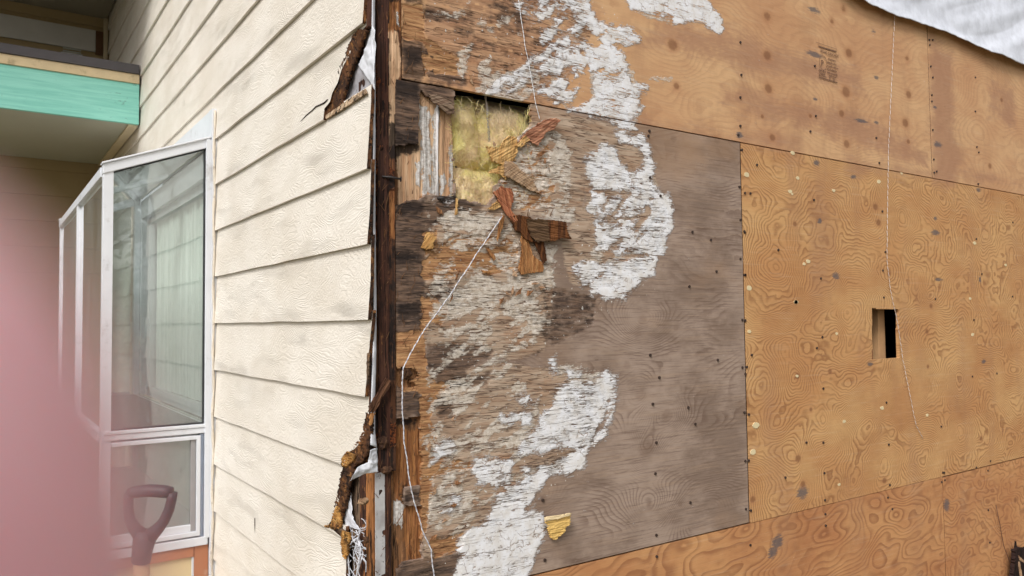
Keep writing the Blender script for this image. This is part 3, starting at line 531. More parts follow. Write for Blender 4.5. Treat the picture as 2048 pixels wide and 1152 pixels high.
for r0, r1 in ((.0255, .0275),):
    n = 40; V = []; Fc = []
    for i in range(n):
        a = 2 * PI * i / n
        for r in (r0, r1): V.append((pc[0] + .004 + math.cos(a) * r * .85, -.0022, pc[2] + math.sin(a) * r))
    for i in range(n): j = (i + 1) % n; Fc.append((2 * i, 2 * j, 2 * j + 1, 2 * i + 1))
    st_.add(V, Fc)
so_ = st_.build('grade_stamp', M['ink'], S_A1); so_.matrix_parent_inverse = Matrix.Translation(wall.location).inverted() @ Matrix.Identity(4)
so_.matrix_parent_inverse = Matrix.Identity(4)

# ================================================================== ROTTEN CORNER
def rot_mat(name, c0, c1, c2, fz=9., fx=240.):
    """vertical-grained wood; masks pale, white, black, char carried by the mesh"""
    g = G(name); fib = g.noise(g.vec(fx, fx, fz), 1, 4, .65, .3); fib2 = g.noise(g.vec(fx * .3, fx * .3, fz * .5, (3, 2, 1)), 1, 4, .6); big = g.noise(g.vec(14, 14, 5), 1, 4, .6)
    crumb = g.noise(g.vec(90, 90, 140), 1, 5, .75)
    col = g.mix(g.st(g.add(g.mul(fib2, .6), g.mul(big, .5)), .4, .68), c0, c1)
    col = g.mix(g.mul(g.st(fib, .52, .7), .6), col, c2)
    col = g.mix(g.mul(g.st(fib, .28, .42, 1., 0.), .75), col, lin(38, 25, 19))
    vr = g.noise(g.vec(fx * .4, fx * .4, fz * .45, (8, 3, 1)), 1, 3, .6, .4); vrk = g.mul(g.st(g.m_('ABSOLUTE', g.sub(vr, .5)), .006, .035, 1., 0.), g.st(g.noise(g.vec(30, 30, 9, (2, 2, 8)), 1, 3), .42, .55))
    col = g.mix(g.mul(g.st(g.noise(g.vec(40, 40, 11, (5, 8, 1)), 1, 5, .75), .52, .66), .8), col, lin(40, 28, 24)); col = g.mix(g.mul(g.st(g.noise(g.vec(60, 60, 16, (1, 8, 5)), 1, 5, .75), .58, .68), .6), col, lin(184, 128, 78)); col = g.mix(g.mul(vrk, .9), col, lin(22, 16, 14))
    pl = g.st(g.add(g.attr('pale'), g.mul(g.sub(crumb, .5), .4)), .4, .6)
    pcol = g.mix(g.st(fib2, .35, .65), lin(222, 186, 150), lin(190, 146, 110)); pcol = g.mix(g.mul(g.st(fib, .5, .7), .4), pcol, lin(120, 82, 56))
    col = g.mix(pl, col, pcol)
    rd = g.st(g.add(g.attr('orange'), g.mul(g.sub(fib2, .5), .8)), .4, .6)
    col = g.mix(g.mul(rd, .8), col, g.mix(g.st(fib, .4, .6), lin(178, 122, 72), lin(118, 70, 40)))
    sp = g.attr('spongy'); spm = g.st(g.add(sp, g.mul(g.sub(crumb, .5), .4)), .4, .6)
    scol = g.mix(g.st(crumb, .42, .6), lin(40, 22, 14), lin(140, 76, 38)); col = g.mix(spm, col, scol)
    bk = g.st(g.add(g.attr('black'), g.mul(g.sub(crumb, .5), 1.)), .4, .75); col = g.mix(g.mul(bk, .9), col, lin(33, 27, 25))
    wh = g.st(g.add(g.attr('white'), g.mul(g.sub(g.noise(g.vec(120, 120, 70), 1, 5, .75), .5), 1.3)), .46, .56)
    col = g.mix(wh, col, g.mix(g.st(crumb, .35, .65), (.78, .75, .72, 1), (.48, .42, .37, 1)))
    h = g.add(g.mul(fib, 1.), g.mul(crumb, g.add(.5, g.mul(spm, 2.5)))); h = g.add(h, wh); h = g.add(h, g.mul(vrk, -2.))
    return g.finish(col, .8, g.bump(h, .9, .0022), .25)
M['rot_stud'] = rot_mat('rotten_brown_framing', lin(54, 35, 27), lin(104, 66, 43), lin(146, 98, 62))
M['stud_fib'] = rot_mat('fibrous_orange_stud', lin(106, 72, 48), lin(156, 112, 76), lin(184, 144, 104), 7, 300)
M['dark_trim'] = rot_mat('dark_wet_board_edge', lin(48, 31, 26), lin(88, 55, 42), lin(110, 74, 54), 5, 260)
M['grey_stud'] = rot_mat('weathered_grey_brown_stud', lin(84, 66, 52), lin(130, 106, 84), lin(156, 130, 104), 6, 260)
M['tan_fibre'] = rot_mat('tan_fibre_edge', lin(150, 122, 96), lin(196, 170, 140), lin(214, 194, 168), 60, 60)
M['ochre_rot'] = rot_mat('ochre_crumbling_fibre', lin(112, 72, 38), lin(186, 136, 72), lin(220, 180, 112), 70, 70)
M['clean_wood'] = rot_mat('orange_brown_stud', lin(132, 84, 48), lin(176, 120, 72), lin(150, 92, 50), 3, 90)

def slab_grid(name, axis, off, u0, u1, z0, z1, su, sz, mat, disp, masks=None, parent=None, thick=.02, hole=None, seed=0, label=None):
    """grid on the plywood wall (axis 1, u = x) or on the siding wall (axis 0, u = y)"""
    us = np.linspace(u0, u1, max(2, int((u1 - u0) / su) + 1)); zs = np.linspace(z0, z1, max(2, int((z1 - z0) / sz) + 1))
    U, Z = np.meshgrid(us, zs); u, z = U.ravel(), Z.ravel(); P = np.stack([u, z], 1); at = {}
    rn = fbm(u * 60, z * 40, 3, seed) * .6 + fbm(u * 130, z * 20, 2, seed + 3) * .5
    for k, ps in (masks or {}).items():
        b_ = np.full(len(u), -6.)
        for poly, b, a in ps:
            sd = sdist(P, poly); m = sd > -.079; b_[m] = np.maximum(b_[m], np.clip(sd[m] / .006, -6, 1.6) + b + a * rn[m] * 1.6)
        at[k] = np.clip(.5 + b_ / 4, 0, 1)
    d = disp(u, z, at)
    V = np.stack([u, off + d, z], 1) if axis == 1 else np.stack([off + d, u, z], 1)
    Q = grid_quads(len(us), len(zs))
    if axis == 0: Q = Q[:, ::-1]
    if hole is not None: c = P[Q].mean(1); Q = Q[hole(c[:, 0], c[:, 1])]
    V2, Q2, vs, _ = skirt(V, Q, (0, thick, 0) if axis == 1 else (thick, 0, 0)); idx = np.concatenate([np.arange(len(u)), vs, vs])
    o = mesh_np(name, V2, Q2, mat, parent, True, {k: v[idx] for k, v in at.items()})
    if label: o['label'] = label
    return o

corner = thing('rotten_corner_post', 'rotten dark brown corner framing exposed between the cream siding and the plywood', 'corner post', (.03, .02, GROUND))
def fibre(a, b, s, st=.6):
    return lambda u, z, at: (a * fbm(u * 110, z * 6, 3, s) + b * fbm(u * 40, z * 45, 3, s + 7) * (st + 1.6 * at.get('spongy', 0)) + .006 * np.where(at.get('black', 0) > .62, 1, 0) * 0)
CM = {'spongy': [([(747,80),(766,80),(768,250),(770,470),(750,490),(746,300)], .5, .7), ([(750,430),(777,440),(777,485),(752,485)], .3, .6), ([(765,330),(795,340),(795,380),(760,385)], .0, .8), ([(750,0),(768,0),(766,20)], -.5, .8), ([(760,840),(790,850),(792,890),(755,895)], .3, .9)],
      'black': [([(752,235),(768,240),(770,470),(752,500)], -.6, 1.6), ([(752,500),(790,500),(790,840),(752,840)], -.9, 1.6), ([(790,640),(845,640),(848,680),(790,680)], -.4, 1.), ([(745,0),(768,30),(770,78),(745,88)], .6, .9), ([(766,0),(776,0),(778,110),(768,110)], -.2, .9), ([(758,200),(780,205),(778,235),(756,230)], .5, .9), ([(765,350),(800,350),(805,366),(770,385)], .3, .9), ([(756,790),(770,780),(772,850),(752,862)], 1.2, .7), ([(752,900),(788,895),(786,950),(756,945)], .4, 1.), ([(784,480),(789,480),(789,760),(784,760)], .4, .6), ([(747,600),(752,600),(752,800),(747,800)], .0, .6), ([(744,110),(750,110),(750,480),(744,480)], -.2, .8), ([(776,240),(800,262),(798,320),(778,318)], .4, 1.), ([(770,1080),(778,1090),(778,1152),(768,1152)], .0, .9)],
      'orange': [([(768,0),(806,0),(806,60),(770,70)], -.6, .8), ([(756,480),(775,480),(778,760),(756,700)], -.3, .8), ([(775,360),(792,365),(790,480),(772,470)], -.1, .9), ([(768,880),(785,885),(785,1000),(775,1000)], -.3, .9)],
      'pale': [([(779,62),(793,66),(798,110),(797,150),(788,165),(786,285),(781,288),(776,190)], .9, .4), ([(786,20),(796,15),(800,30),(790,40)], -.2, .5)],
      'white': [([(792,18),(800,22),(798,55),(792,50)], -.5, .9)]}
CM = {k: [(W(p), b, a) for p, b, a in v] for k, v in CM.items()}
# recessed corner stud, split into strips with open seams between them
def strip(name, x0, x1, z0, z1, off, seed, mat='rot_stud', a=.0022, b=.0018, th=.03, label=None):
    return slab_grid(name, 1, off, x0, x1, z0, z1, .0014, .004, M[mat], fibre(a, b, seed), CM, corner, th, seed=seed, label=label)
strip('corner_stud', .002, .0255, -.32, 1.3, .004, 201, a=.004, b=.0045)
strip('corner_stud', .0265, .0515, -.36, .56, .007, 207, a=.004, b=.003)
strip('corner_stud', .024, .074, .50, 1.3, .002, 209, label='wider brown board with a long pale bare streak')
strip('pale_strip', .0405, .0545, -.33, .565, -.001, 211, a=.0012, b=.0008, th=.014)
strip('corner_stud', .028, .050, -1.5, -.33, .006, 213, 'stud_fib')
box('back_framing', .0, .25, .045, .08, GROUND, 2.55, M['dark_trim'], corner, 0)
# long dark edge of the siding ends and the thin white wrap edge beside it
strip2 = slab_grid('siding_edge_board', 1, -.0125, -.0128, -.0030, -.26, 1.3, .0013, .004, M['dark_trim'], fibre(.0012, .0014, 221), CM, corner, .04, seed=221, hole=lambda u, z: ~((z > left(735, 186, -.012)[2] + .004 * fbm(u * 300, z * 0, 2, 9)) & (z < left(735, 56, -.012)[2])))
M['wrap'] = None
def wrap_mat(name, base=(.74, .75, .80, 1), weave=0., spots=0.):
    g = G(name); n = g.noise(g.tc, 20, 4, .6); col = g.mix(g.st(n, .35, .7), base, tuple(c * .82 for c in base[:3]) + (1,))
    wv = g.noise(g.vec(700, 700, 12), 1, 1, .5); wz = g.noise(g.vec(12, 12, 700), 1, 1)
    if spots:
        s = g.st(g.noise(g.vec(120, 120, 90), 1, 4, .7), .58, .66); s = g.mul(s, g.st(g.noise(g.tc, 26, 2), .45, .6)); col = g.mix(g.mul(s, spots), col, lin(48, 40, 40))
        col = g.mix(g.mul(g.st(g.noise(g.tc, 16, 4), .5, .7), .6), col, lin(130, 118, 116))
    return g.finish(col, .5, g.bump(g.add(g.add(wv, wz), g.mul(n, 3)), .5, .0006 + weave), .4)
M['wrap'] = wrap_mat('white_house_wrap'); M['wrap_dirty'] = wrap_mat('mouldy_grey_house_wrap', (.42, .41, .44, 1), spots=.9)

def loft(name, A, B, n, m, mat, parent, disp=None, thick=None, attrs=None, ragA=0, ragB=0, seed=0, label=None, smooth=True):
    """surface between two world polylines, resampled n x m, displaced by disp(u,v)->vec, ragged long edges"""
    def rs(P, n):
        P = np.array([list(p) for p in P], float); s = np.r_[0, np.cumsum(np.linalg.norm(np.diff(P, axis=0), axis=1))]; t = np.linspace(0, s[-1], n)
        return np.stack([np.interp(t, s, P[:, i]) for i in range(3)], 1)
    a, b = rs(A, n), rs(B, n); t = np.arange(n) / 3.; w_ = (b - a); wl = np.linalg.norm(w_, axis=1, keepdims=True) + 1e-9
    a = a - w_ / wl * (ragA * (fbm(t * 1., t * 0 + seed, 3, seed))[:, None]); b = b + w_ / wl * (ragB * (fbm(t * 1., t * 0 + 5 + seed, 3, seed + 5))[:, None])
    v = np.linspace(0, 1, m); V = a[:, None, :] * (1 - v)[None, :, None] + b[:, None, :] * v[None, :, None]
    U, Vv = np.meshgrid(np.linspace(0, 1, n), v, indexing='ij')
    if disp is not None: V = V + disp(U, Vv, V)
    Q = grid_quads(m, n); V = V.reshape(-1, 3)
    at = {k: np.full(len(V), float(c)) for k, c in (attrs or {}).items()}
    if thick is not None:
        nV = len(V); V2 = np.concatenate([V, V + np.asarray(thick)]); B_ = Q[:, ::-1] + nV
        E = np.concatenate([Q[:, [0, 1]], Q[:, [1, 2]], Q[:, [2, 3]], Q[:, [3, 0]]]); key = np.minimum(E[:, 0], E[:, 1]).astype(np.int64) * nV + np.maximum(E[:, 0], E[:, 1])
        u_, ix, ct = np.unique(key, return_index=True, return_counts=True); e = E[ix[ct == 1]]
        S = np.stack([e[:, 1], e[:, 0], e[:, 0] + nV, e[:, 1] + nV], 1); Q = np.concatenate([Q, B_, S]); V = V2; at = {k: np.concatenate([c, c]) for k, c in at.items()}
    o = mesh_np(name, V, Q, mat, parent, smooth, at)
    if label: o['label'] = label
    return o
def dn(axis, amp, f, seed, off=0.):
    def d(U, Vv, P):
        n = fbm(P[..., 2].ravel() * f, P[..., 1 if axis == 0 else 0].ravel() * f + 3, 3, seed).reshape(U.shape); o = np.zeros(P.shape); o[..., axis] = off + amp * n; return o
    return d
RY = lambda p, o=-.014: right(p[0], p[1], o)
LX = lambda p, o=0.: left(p[0], p[1], o)
wrapthing = thing('torn_house_wrap', 'thin torn strip of white house wrap running down the rotten corner', 'house wrap', (0, -.01, GROUND))
L_ = [(746,-40),(745,0),(744,100),(746,200),(747,330),(747,450),(748,600),(747,680),(745,740),(743,800),(742,860),(742,890)]
R_ = [(751,-40),(750,0),(750,100),(751,200),(751,330),(751,450),(753,600),(753,680),(752,740),(750,800),(750,860),(754,895)]
loft('wrap_edge', [RY(p, -.016) for p in L_], [RY(p, -.012) for p in R_], 200, 4, M['wrap'], wrapthing, dn(1, .0015, 30, 301), (0, .004, 0))
loft('wrap_flap', [RY(p, -.016) for p in [(740,900),(737,925),(715,935),(702,960)]], [RY(p, -.010) for p in [(755,895),(756,944),(730,948),(699,962)]], 60, 16, M['wrap'], wrapthing, dn(1, .005, 40, 303), (0, .0012, 0), ragB=.002)
loft('wrap_flap', [LX(p, -.004) for p in [(700,945),(690,990),(683,1020),(690,1050)]], [LX(p, -.007) for p in [(698,962),(702,1000),(706,1040),(722,1062)]], 60, 12, M['wrap'], wrapthing, dn(0, .003, 60, 305), (.0012, 0, 0), ragB=.004)
# grey sheet behind the broken board
loft('wrap_behind', [LX(p, -.001) for p in [(748,20),(745,80),(742,130),(742,240)]], [LX(p, .001) for p in [(728,40),(705,75),(685,170),(645,245)]], 90, 50, M['wrap_dirty'], wrapthing, dn(0, .004, 22, 307), (.001, 0, 0), label='grey mould-speckled wrap behind the broken board')
loft('wrap_flap', [LX(p, -.010) for p in [(750,60),(750,110),(749,180)]], [LX(p, -.006) for p in [(744,50),(728,108),(716,130)]], 40, 16, M['wrap'], wrapthing, dn(0, .004, 30, 309), (.001, 0, 0))
# tangled white threads below
tb = Bag()
for i in range(26):
    p = np.array([random.uniform(692, 725), random.uniform(1050, 1150)]); pts = []
    d = np.array([random.uniform(-.5, .5), 1.])
    for k in range(10):
        pts.append(LX(p, -.012 + random.uniform(-.006, .004))); d += np.array([random.uniform(-1, 1), random.uniform(-.8, .8)]); p = p + d / np.linalg.norm(d) * 5
        p[0] = min(max(p[0], 684), 732)
    tb.tube(pts, random.uniform(.0005, .0011), 5)
for k in range(4): tb.tube([LX((712 + 3 * k + 5 * math.sin(j * .9 + k), 1060 + j * 9), -.012 + .003 * math.sin(j + k)) for j in range(13)], .0011, 5)
tb.tube([LX(p, -.013) for p in [(700,1160),(696,1110),(702,1085),(716,1075),(722,1100),(716,1130),(712,1165)]], .002, 6)
tag(tb.build('frayed_threads', M['wrap'], wrapthing, True), kind='stuff')

# framing seen where the lower siding has rotted away
low = {'white': [([(a, b) for a, b in ((0, 0), (0, 0), (0, 0))], -9, 0)]}
def lstrip(name, y0, y1, z0, z1, off, mat, seed, a=.0018, b=.0015, th=.03, masks=None):
    return slab_grid(name, 0, off, y0, y1, z0, z1, .0015, .004, M[mat], lambda u, z, at: -(a * fbm(u * 110, z * 6, 3, seed) + b * fbm(u * 40, z * 40, 3, seed + 7)), masks, corner, th, seed=seed)
yl = lambda px: left(px, 1000)[1]
lstrip('corner_stud', yl(724), yl(700), -1.5, -.30, .003, 'grey_stud', 231)
lstrip('corner_stud', yl(745), yl(725.5), -1.5, -.30, .001, 'clean_wood', 233, .0022, .0016)
lstrip('dark_backing', yl(748), yl(640), -1.5, .9, .012, 'dark_trim', 235)
ws = slab_grid('wrap_strip', 1, .0, .003, .0265, -1.5, -.33, .002, .006, M['wrap_dirty'], lambda u, z, at: .001 * fbm(u * 30, z * 30, 2, 240), None, wrapthing, .002)
ws.data.materials[0] = wrap_mat('grey_white_wrap_strip', (.52, .51, .51, 1), spots=1.)

# studs visible through the torn plywood
SM = {'pale': [([(838,180),(912,215),(912,410),(838,410)], 1.5, .3), ([(795,285),(845,285),(845,405),(800,412)], -.1, .8)],
      'white': [([(842,205),(862,210),(868,300),(866,385),(852,392),(846,330)], -.15, 1.2), ([(872,215),(880,215),(880,395),(870,395)], .3, 1.0), ([(905,290),(912,290),(912,400),(903,400)], .3, .9), ([(835,322),(848,325),(846,370),(834,365)], -.1, 1.), ([(885,340),(900,350),(895,390),(880,385)], -.5, 1.2), ([(790,1000),(812,1010),(808,1060),(788,1050)], .0, 1.1)],
      'black': [([(772,240),(840,262),(842,300),(790,318)], .1, 1.1), ([(785,835),(840,838),(838,850),(790,855)], .1, 1.), ([(808,968),(818,968),(816,1008),(806,1006)], .2, .8)],
      'orange': [([(765,860),(790,850),(846,860),(846,1130),(820,1130)], -.5, 1.1), ([(832,860),(846,860),(846,1120),(834,1120)], .3, .7), ([(840,385),(905,390),(905,405),(835,405)], -.9, 1.)]}
SM = {k: [(W(p), b, a) for p, b, a in v] for k, v in SM.items()}
slab_grid('wall_stud', 1, .011, .046, .218, -1.5, .62, .0022, .005, M['stud_fib'], lambda u, z, at: .0022 * fbm(u * 90, z * 5, 3, 251) - .0015 * at['white'] + .0016 * fbm(u * 40, z * 30, 3, 253) * (z < .2), SM, wall, .04, seed=251, label='upright stud bared where the plywood has rotted off')
# groove in the stud with a hardened bead of stucco
g1 = [right(875, y, .009) for y in (205, 250, 300, 350, 392)]
gb = Bag(); gb.tube([p + np.array([random.uniform(-.001, .001), 0, 0]) for p in g1], [.004, .003, .0022, .002, .004], 6)
M['stucco'] = plain('rough_white_stucco', (.74, .72, .72, 1), .9, .1, .15, 90, .003)
gb.build('stucco_bead', M['stucco'], wall, True)

# ================================================================== INSULATION IN THE OPENING
ins = thing('insulation_batt', 'fluffy yellow fibreglass insulation filling the square hole in the plywood', 'insulation', (.33, .06, .30))
g = G('yellow_fibreglass'); n = g.noise(g.vec(60, 60, 60), 1, 6, .75, 1.5); b_ = g.noise(g.vec(9, 9, 9, (1, 2, 0)), 1, 4, .6, .8); st = g.noise(g.vec(140, 140, 30), 1, 4, .7, 2.)
col = g.mix(g.st(b_, .38, .62), lin(255, 240, 160), lin(252, 222, 178)); col = g.mix(g.mul(g.st(n, .5, .7), .5), col, lin(240, 232, 180)); col = g.mix(g.mul(g.st(st, .35, .5, 1., 0.), .5), col, lin(222, 198, 118))
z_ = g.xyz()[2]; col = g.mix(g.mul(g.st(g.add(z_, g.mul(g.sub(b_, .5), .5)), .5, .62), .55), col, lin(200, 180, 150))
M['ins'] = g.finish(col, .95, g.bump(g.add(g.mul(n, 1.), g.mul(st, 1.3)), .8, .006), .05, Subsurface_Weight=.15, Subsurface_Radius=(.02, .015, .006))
def batt(x0, x1, z0, z1, y0, s):
    def f(u, z, at):
        e = np.minimum(np.minimum(u - x0, x1 - u), np.minimum(z - z0, z1 - z)); d = y0 + .03 * np.exp(-np.clip(e, 0, 1) / .014)
        return d + .022 * sstep(.5, .59, z) - .016 * np.abs(fbm(u * 8, z * 8, 2, s)) - .0035 * fbm(u * 26, z * 24, 3, s + 4) - .012 * sstep(.0, .05, e)
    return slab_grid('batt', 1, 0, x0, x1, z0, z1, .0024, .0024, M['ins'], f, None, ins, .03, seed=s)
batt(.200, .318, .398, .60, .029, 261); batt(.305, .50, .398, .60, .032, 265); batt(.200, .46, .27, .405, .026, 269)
fb = Bag(); 
for i in range(700):
    x, z = random.uniform(.215, .45), random.uniform(.31, .555); a = random.uniform(0, 2 * PI); pts = []
    y = .002 + random.uniform(0, .012)
    for k in range(6): pts.append((x, y - .003 * math.sin(k), z)); x += math.cos(a) * .006; z += math.sin(a) * .006; a += random.uniform(-.6, .6)
    fb.tube(pts, .0005, 3, False)
tag(fb.build('loose_fibres', M['ins'], ins, True), kind='stuff')
M['paper'] = plain('torn_grey_paper', lin(168, 158, 150), .8, .2, .25, 60)
loft('paper_facing', [right(x, y, .024) for x, y in ((970,188),(972,215),(975,250),(976,290))], [right(x, y, .022) for x, y in ((973,188),(976,215),(978,250),(981,292))], 40, 3, M['paper'], ins, dn(1, .003, 60, 271), (0, .0015, 0), ragB=.002)
# wall cavity behind both openings
M['cavity'] = plain('dark_cavity_timber', lin(44, 36, 30), .9, .1)
cb = Bag(); cb.box(.2, 4.9, .36, .38, GROUND, 2.6); cb.box(.2, .9, .125, .14, GROUND, 2.6); cb.box(1.88, 1.9, .014, .36, -.6, .6); cb.box(2.9, 2.92, .014, .36, -.6, .6); cb.box(1.9, 2.9, .014, .36, -.30, -.28); cb.box(1.9, 2.9, .014, .36, .2, .22)
cb.build('cavity_backing', M['cavity'], wall)
M['stud_plain'] = plain('pale_sawn_stud', lin(196, 154, 112), .8, .2, .15, 40, .001)
M['stud_dark'] = plain('reddish_brown_stud', lin(128, 84, 58), .8, .2, .15, 40, .001)
box('wall_stud', right(1757, 660, .06)[0], right(1770, 660, .06)[0], .06, .10, -.6, .2, M['stud_plain'], wall)
box('wall_stud', right(1744, 660, .014)[0] - .05, right(1745, 660, .014)[0] - .002, .0145, .125, -.6, .2, M['stud_dark'], wall)

# ================================================================== SPLINTERS
def splinter_mat(name, c0, c1, ang):
    g = G(name); v = g.n('Mapping'); v.inputs['Rotation'].default_value = (0, ang, 0); g.t.links.new(g.tc, v.inputs[0])
    s = g.vec(30, 60, 420, src=v.outputs[0]); n = g.noise(s, 1, 3, .6, .2); n2 = g.noise(g.vec(6, 20, 130, src=v.outputs[0]), 1, 3)
    col = g.mix(g.st(n2, .35, .65), c0, c1); col = g.mix(g.mul(g.st(n, .5, .62), .7), col, tuple(c * .35 for c in c1[:3]) + (1,))
    return g.finish(col, .8, g.bump(n, .8, .0015), .2)
def shard(pts, offs, thick, mat, label, cat='splinter', rag=.0012, group=None, seed=1, base=None, name='wood_splinter', parent=None, ang=None):
    """torn piece cut from a fibre-displaced grid; offs: distance of each corner from the plywood face (negative = proud)"""
    thick *= .6; offs = np.array(offs if hasattr(offs, '__len__') else [offs] * len(pts), float); P3 = np.array([right(p[0], p[1], o) for p, o in zip(pts, offs)]); P = P3[:, [0, 2]]
    lo, hi = P.min(0) - .003, P.max(0) + .003; st_ = max(.0011, (hi - lo).max() / 90); seed = int(abs(P.sum() * 1e4)) % 97
    if ang is None: c0 = P - P.mean(0); ev = np.linalg.eigh(c0.T @ c0)[1][:, 1]; ang = math.atan2(ev[1], ev[0])
    xs = np.arange(lo[0], hi[0], st_); zs = np.arange(lo[1], hi[1], st_); X, Z = np.meshgrid(xs, zs); G_ = np.stack([X.ravel(), Z.ravel()], 1)
    al = G_ @ np.array([math.cos(ang), math.sin(ang)]); ac = G_ @ np.array([-math.sin(ang), math.cos(ang)])
    d = ((G_[:, None, :] - P[None]) ** 2).sum(2); wt = 1 / (d + 4e-5) ** 1.2; y = (wt * P3[:, 1]).sum(1) / wt.sum(1)
    y = y + .0016 * fbm(al * 12, ac * 260, 3, seed) + .0014 * np.round(1.6 * fbm(al * 18, ac * 90, 2, seed + 4)) * .6
    Q = grid_quads(len(xs), len(zs)); c = G_[Q].mean(1); alc = al[Q].mean(1); acc = ac[Q].mean(1)
    keep = sdist(c, P, .02) > (.0022 + rag) * fbm(alc * 40, acc * 420, 3, seed + 8) ; Q = Q[keep]
    V = np.stack([G_[:, 0], y, G_[:, 1]], 1); V2, Q2, vs, _ = skirt(V, Q, (0, thick, 0)); us = np.unique(Q2); mp = np.full(len(V2), -1); mp[us] = np.arange(len(us))
    o = mesh_np(name, V2[us], mp[Q2], mat, parent, True)
    return tag(o, label, cat, group) if parent is None else o
S = splinter_mat
m1 = S('striped_reddish_splinter', lin(196, 142, 112), lin(152, 98, 74), .0); m1b = S('striped_reddish_splinter_b', lin(192, 128, 92), lin(156, 92, 64), 1.9)
m2 = S('yellow_splinter', lin(224, 186, 126), lin(190, 144, 88), 1.45); m3 = S('pale_brown_splinter', lin(200, 170, 140), lin(168, 132, 100), .6)
m5 = S('dark_wet_splinter', lin(118, 74, 42), lin(78, 46, 26), 1.5); m6 = S('tan_splinter', lin(186, 136, 88), lin(156, 104, 62), 1.55)
GS = 'splinters torn round the hole'
shard([(1034,289),(1045,272),(1062,258),(1088,240),(1112,236),(1122,240),(1110,256),(1092,266),(1076,291),(1058,282)], [-.004,-.006,-.010,-.014,-.018,-.018,-.014,-.010,-.006,-.004], .006, m1, 'reddish striped splinter jutting up from the right edge of the insulation hole', group=None)
shard([(1030,292),(1052,270),(1060,280),(1040,294)], -.008, .005, m2, 'small pale pointed splinter under the reddish striped one')
shard([(974,293),(1000,296),(1006,286),(1018,271),(1034,275),(1036,300),(1030,318),(1008,330),(985,322)], [-.003,-.002,-.005,-.006,-.006,-.006,-.004,-.002,-.002], .010, m2, 'yellow upright-grained stub crossing the middle of the hole')
shard([(975,345),(1008,328),(1016,338),(1012,360),(1000,348)], -.004, .004, m2, 'thin fibrous sliver pointing left across the lower opening')
shard([(1010,322),(1025,324),(1048,345),(1066,360),(1079,386),(1060,380),(1030,362),(1010,350)], [-.012,-.012,-.010,-.008,-.006,-.006,-.010,-.014], .005, m3, 'pale brown slab lying diagonally right of the lower opening')
shard([(988,385),(1003,374),(1024,378),(1028,392),(1022,420),(1012,410),(998,398)], [-.008,-.01,-.01,-.01,-.008,-.008,-.008], .006, m1b, 'reddish striped splinter at the foot of the hole')
shard([(996,398),(1012,408),(1036,440),(1028,444),(1012,428)], [-.010,-.010,-.012,-.012,-.010], .005, m1b, 'narrow striped splinter slanting down to the dark piece')
shard([(977,418),(995,400),(1004,412),(990,420)], -.006, .004, m2, 'little pale wedge left of the striped splinter')
big = thing('torn_ply_fragment', 'dark wet torn plywood fragment hanging below the hole like a bracket', 'fragment', tuple(right(1080, 455, -.01)))
def sh(pts, offs, th, mat, lab=None):
    o = shard(pts, offs, th, mat, None, parent=big, name='ply_layer')
    if lab: o['label'] = lab
sh([(1020,433),(1040,430),(1062,436),(1056,455),(1064,478),(1074,486),(1053,480),(1042,466),(1030,458)], [-.012]*9, .006, m5)
sh([(1054,437),(1100,440),(1098,462),(1100,482),(1074,484),(1062,472),(1056,455)], [-.017]*7, .004, S('grey_brown_wet_splinter', lin(112, 86, 62), lin(84, 62, 44), 0.05), 'grey-brown middle layer')
sh([(1094,439),(1112,441),(1133,444),(1135,456),(1137,468),(1144,478),(1124,476),(1110,482),(1098,482),(1097,460)], [-.016,-.018,-.020,-.020,-.021,-.022,-.020,-.018,-.016,-.016], .006, m5)
sh([(1068,484),(1088,481),(1090,496),(1095,520),(1086,528),(1080,508)], [-.011,-.011,-.010,-.007,-.006,-.008], .005, m5)
shard([(1043,464),(1056,480),(1063,498),(1064,510),(1080,522),(1088,532),(1086,543),(1060,546),(1044,549),(1038,540),(1044,500)], [-.007,-.007,-.006,-.006,-.006,-.005,-.005,-.005,-.006,-.006,-.007], .006, m6, 'light tan upright-grained splinter under the dark fragment')
shard([(1004,430),(1010,432),(1007,450),(1000,472),(994,484),(996,462)], [-.01,-.01,-.009,-.009,-.008,-.009], .004, m6, 'long thin splinter hanging beside the string end')
shard([(932,489),(970,490),(1010,488),(1010,492),(970,494),(932,494)], -.006, .003, S('grey_stick', lin(150, 128, 108), lin(112, 90, 76), 0), 'thin grey stick lying level on the torn ply')
shard([(970,493),(976,492),(992,516),(988,521)], -.006, .004, m6, 'short brown stick slanting under the level grey one')
shard([(963,540),(982,543),(980,548),(964,545)], -.004, .003, m6, 'tiny brown flake below the sticks')
shard([(854,464),(868,470),(874,478),(868,486),(866,496),(850,498),(842,496),(848,482)], [-.004,-.010,-.014,-.012,-.009,-.006,-.004,-.006], .007, S('fluffy_yellow_wood', lin(206, 164, 104), lin(178, 132, 78), .8), 'curled yellow wood flake at the left edge of the plywood', rag=.002)
shard([(940,150),(944,152),(946,168),(941,165)], -.003, .003, m3, 'small sliver under the upper sheet edge')
shard([(912,397),(916,397),(915,428),(911,430)], -.004, .003, m2, 'slim pale upright sliver below the hole corner')
for k, (pp, lab) in enumerate([([(858,188),(880,190),(908,205),(908,224),(890,212),(866,205)], 'curling grey layered strip over the top left hole corner'), ([(868,196),(890,204),(908,226),(898,228),(880,214)], 'brown broken strip just under the curling grey one')]):
    shard(pp, [-.008, -.006, -.008, -.010, -.012, -.010][:len(pp)], .006, S('layered_strip_%s' % 'ab'[k], lin(150, 128, 108), lin(104, 80, 64), .35), lab, rag=.002)
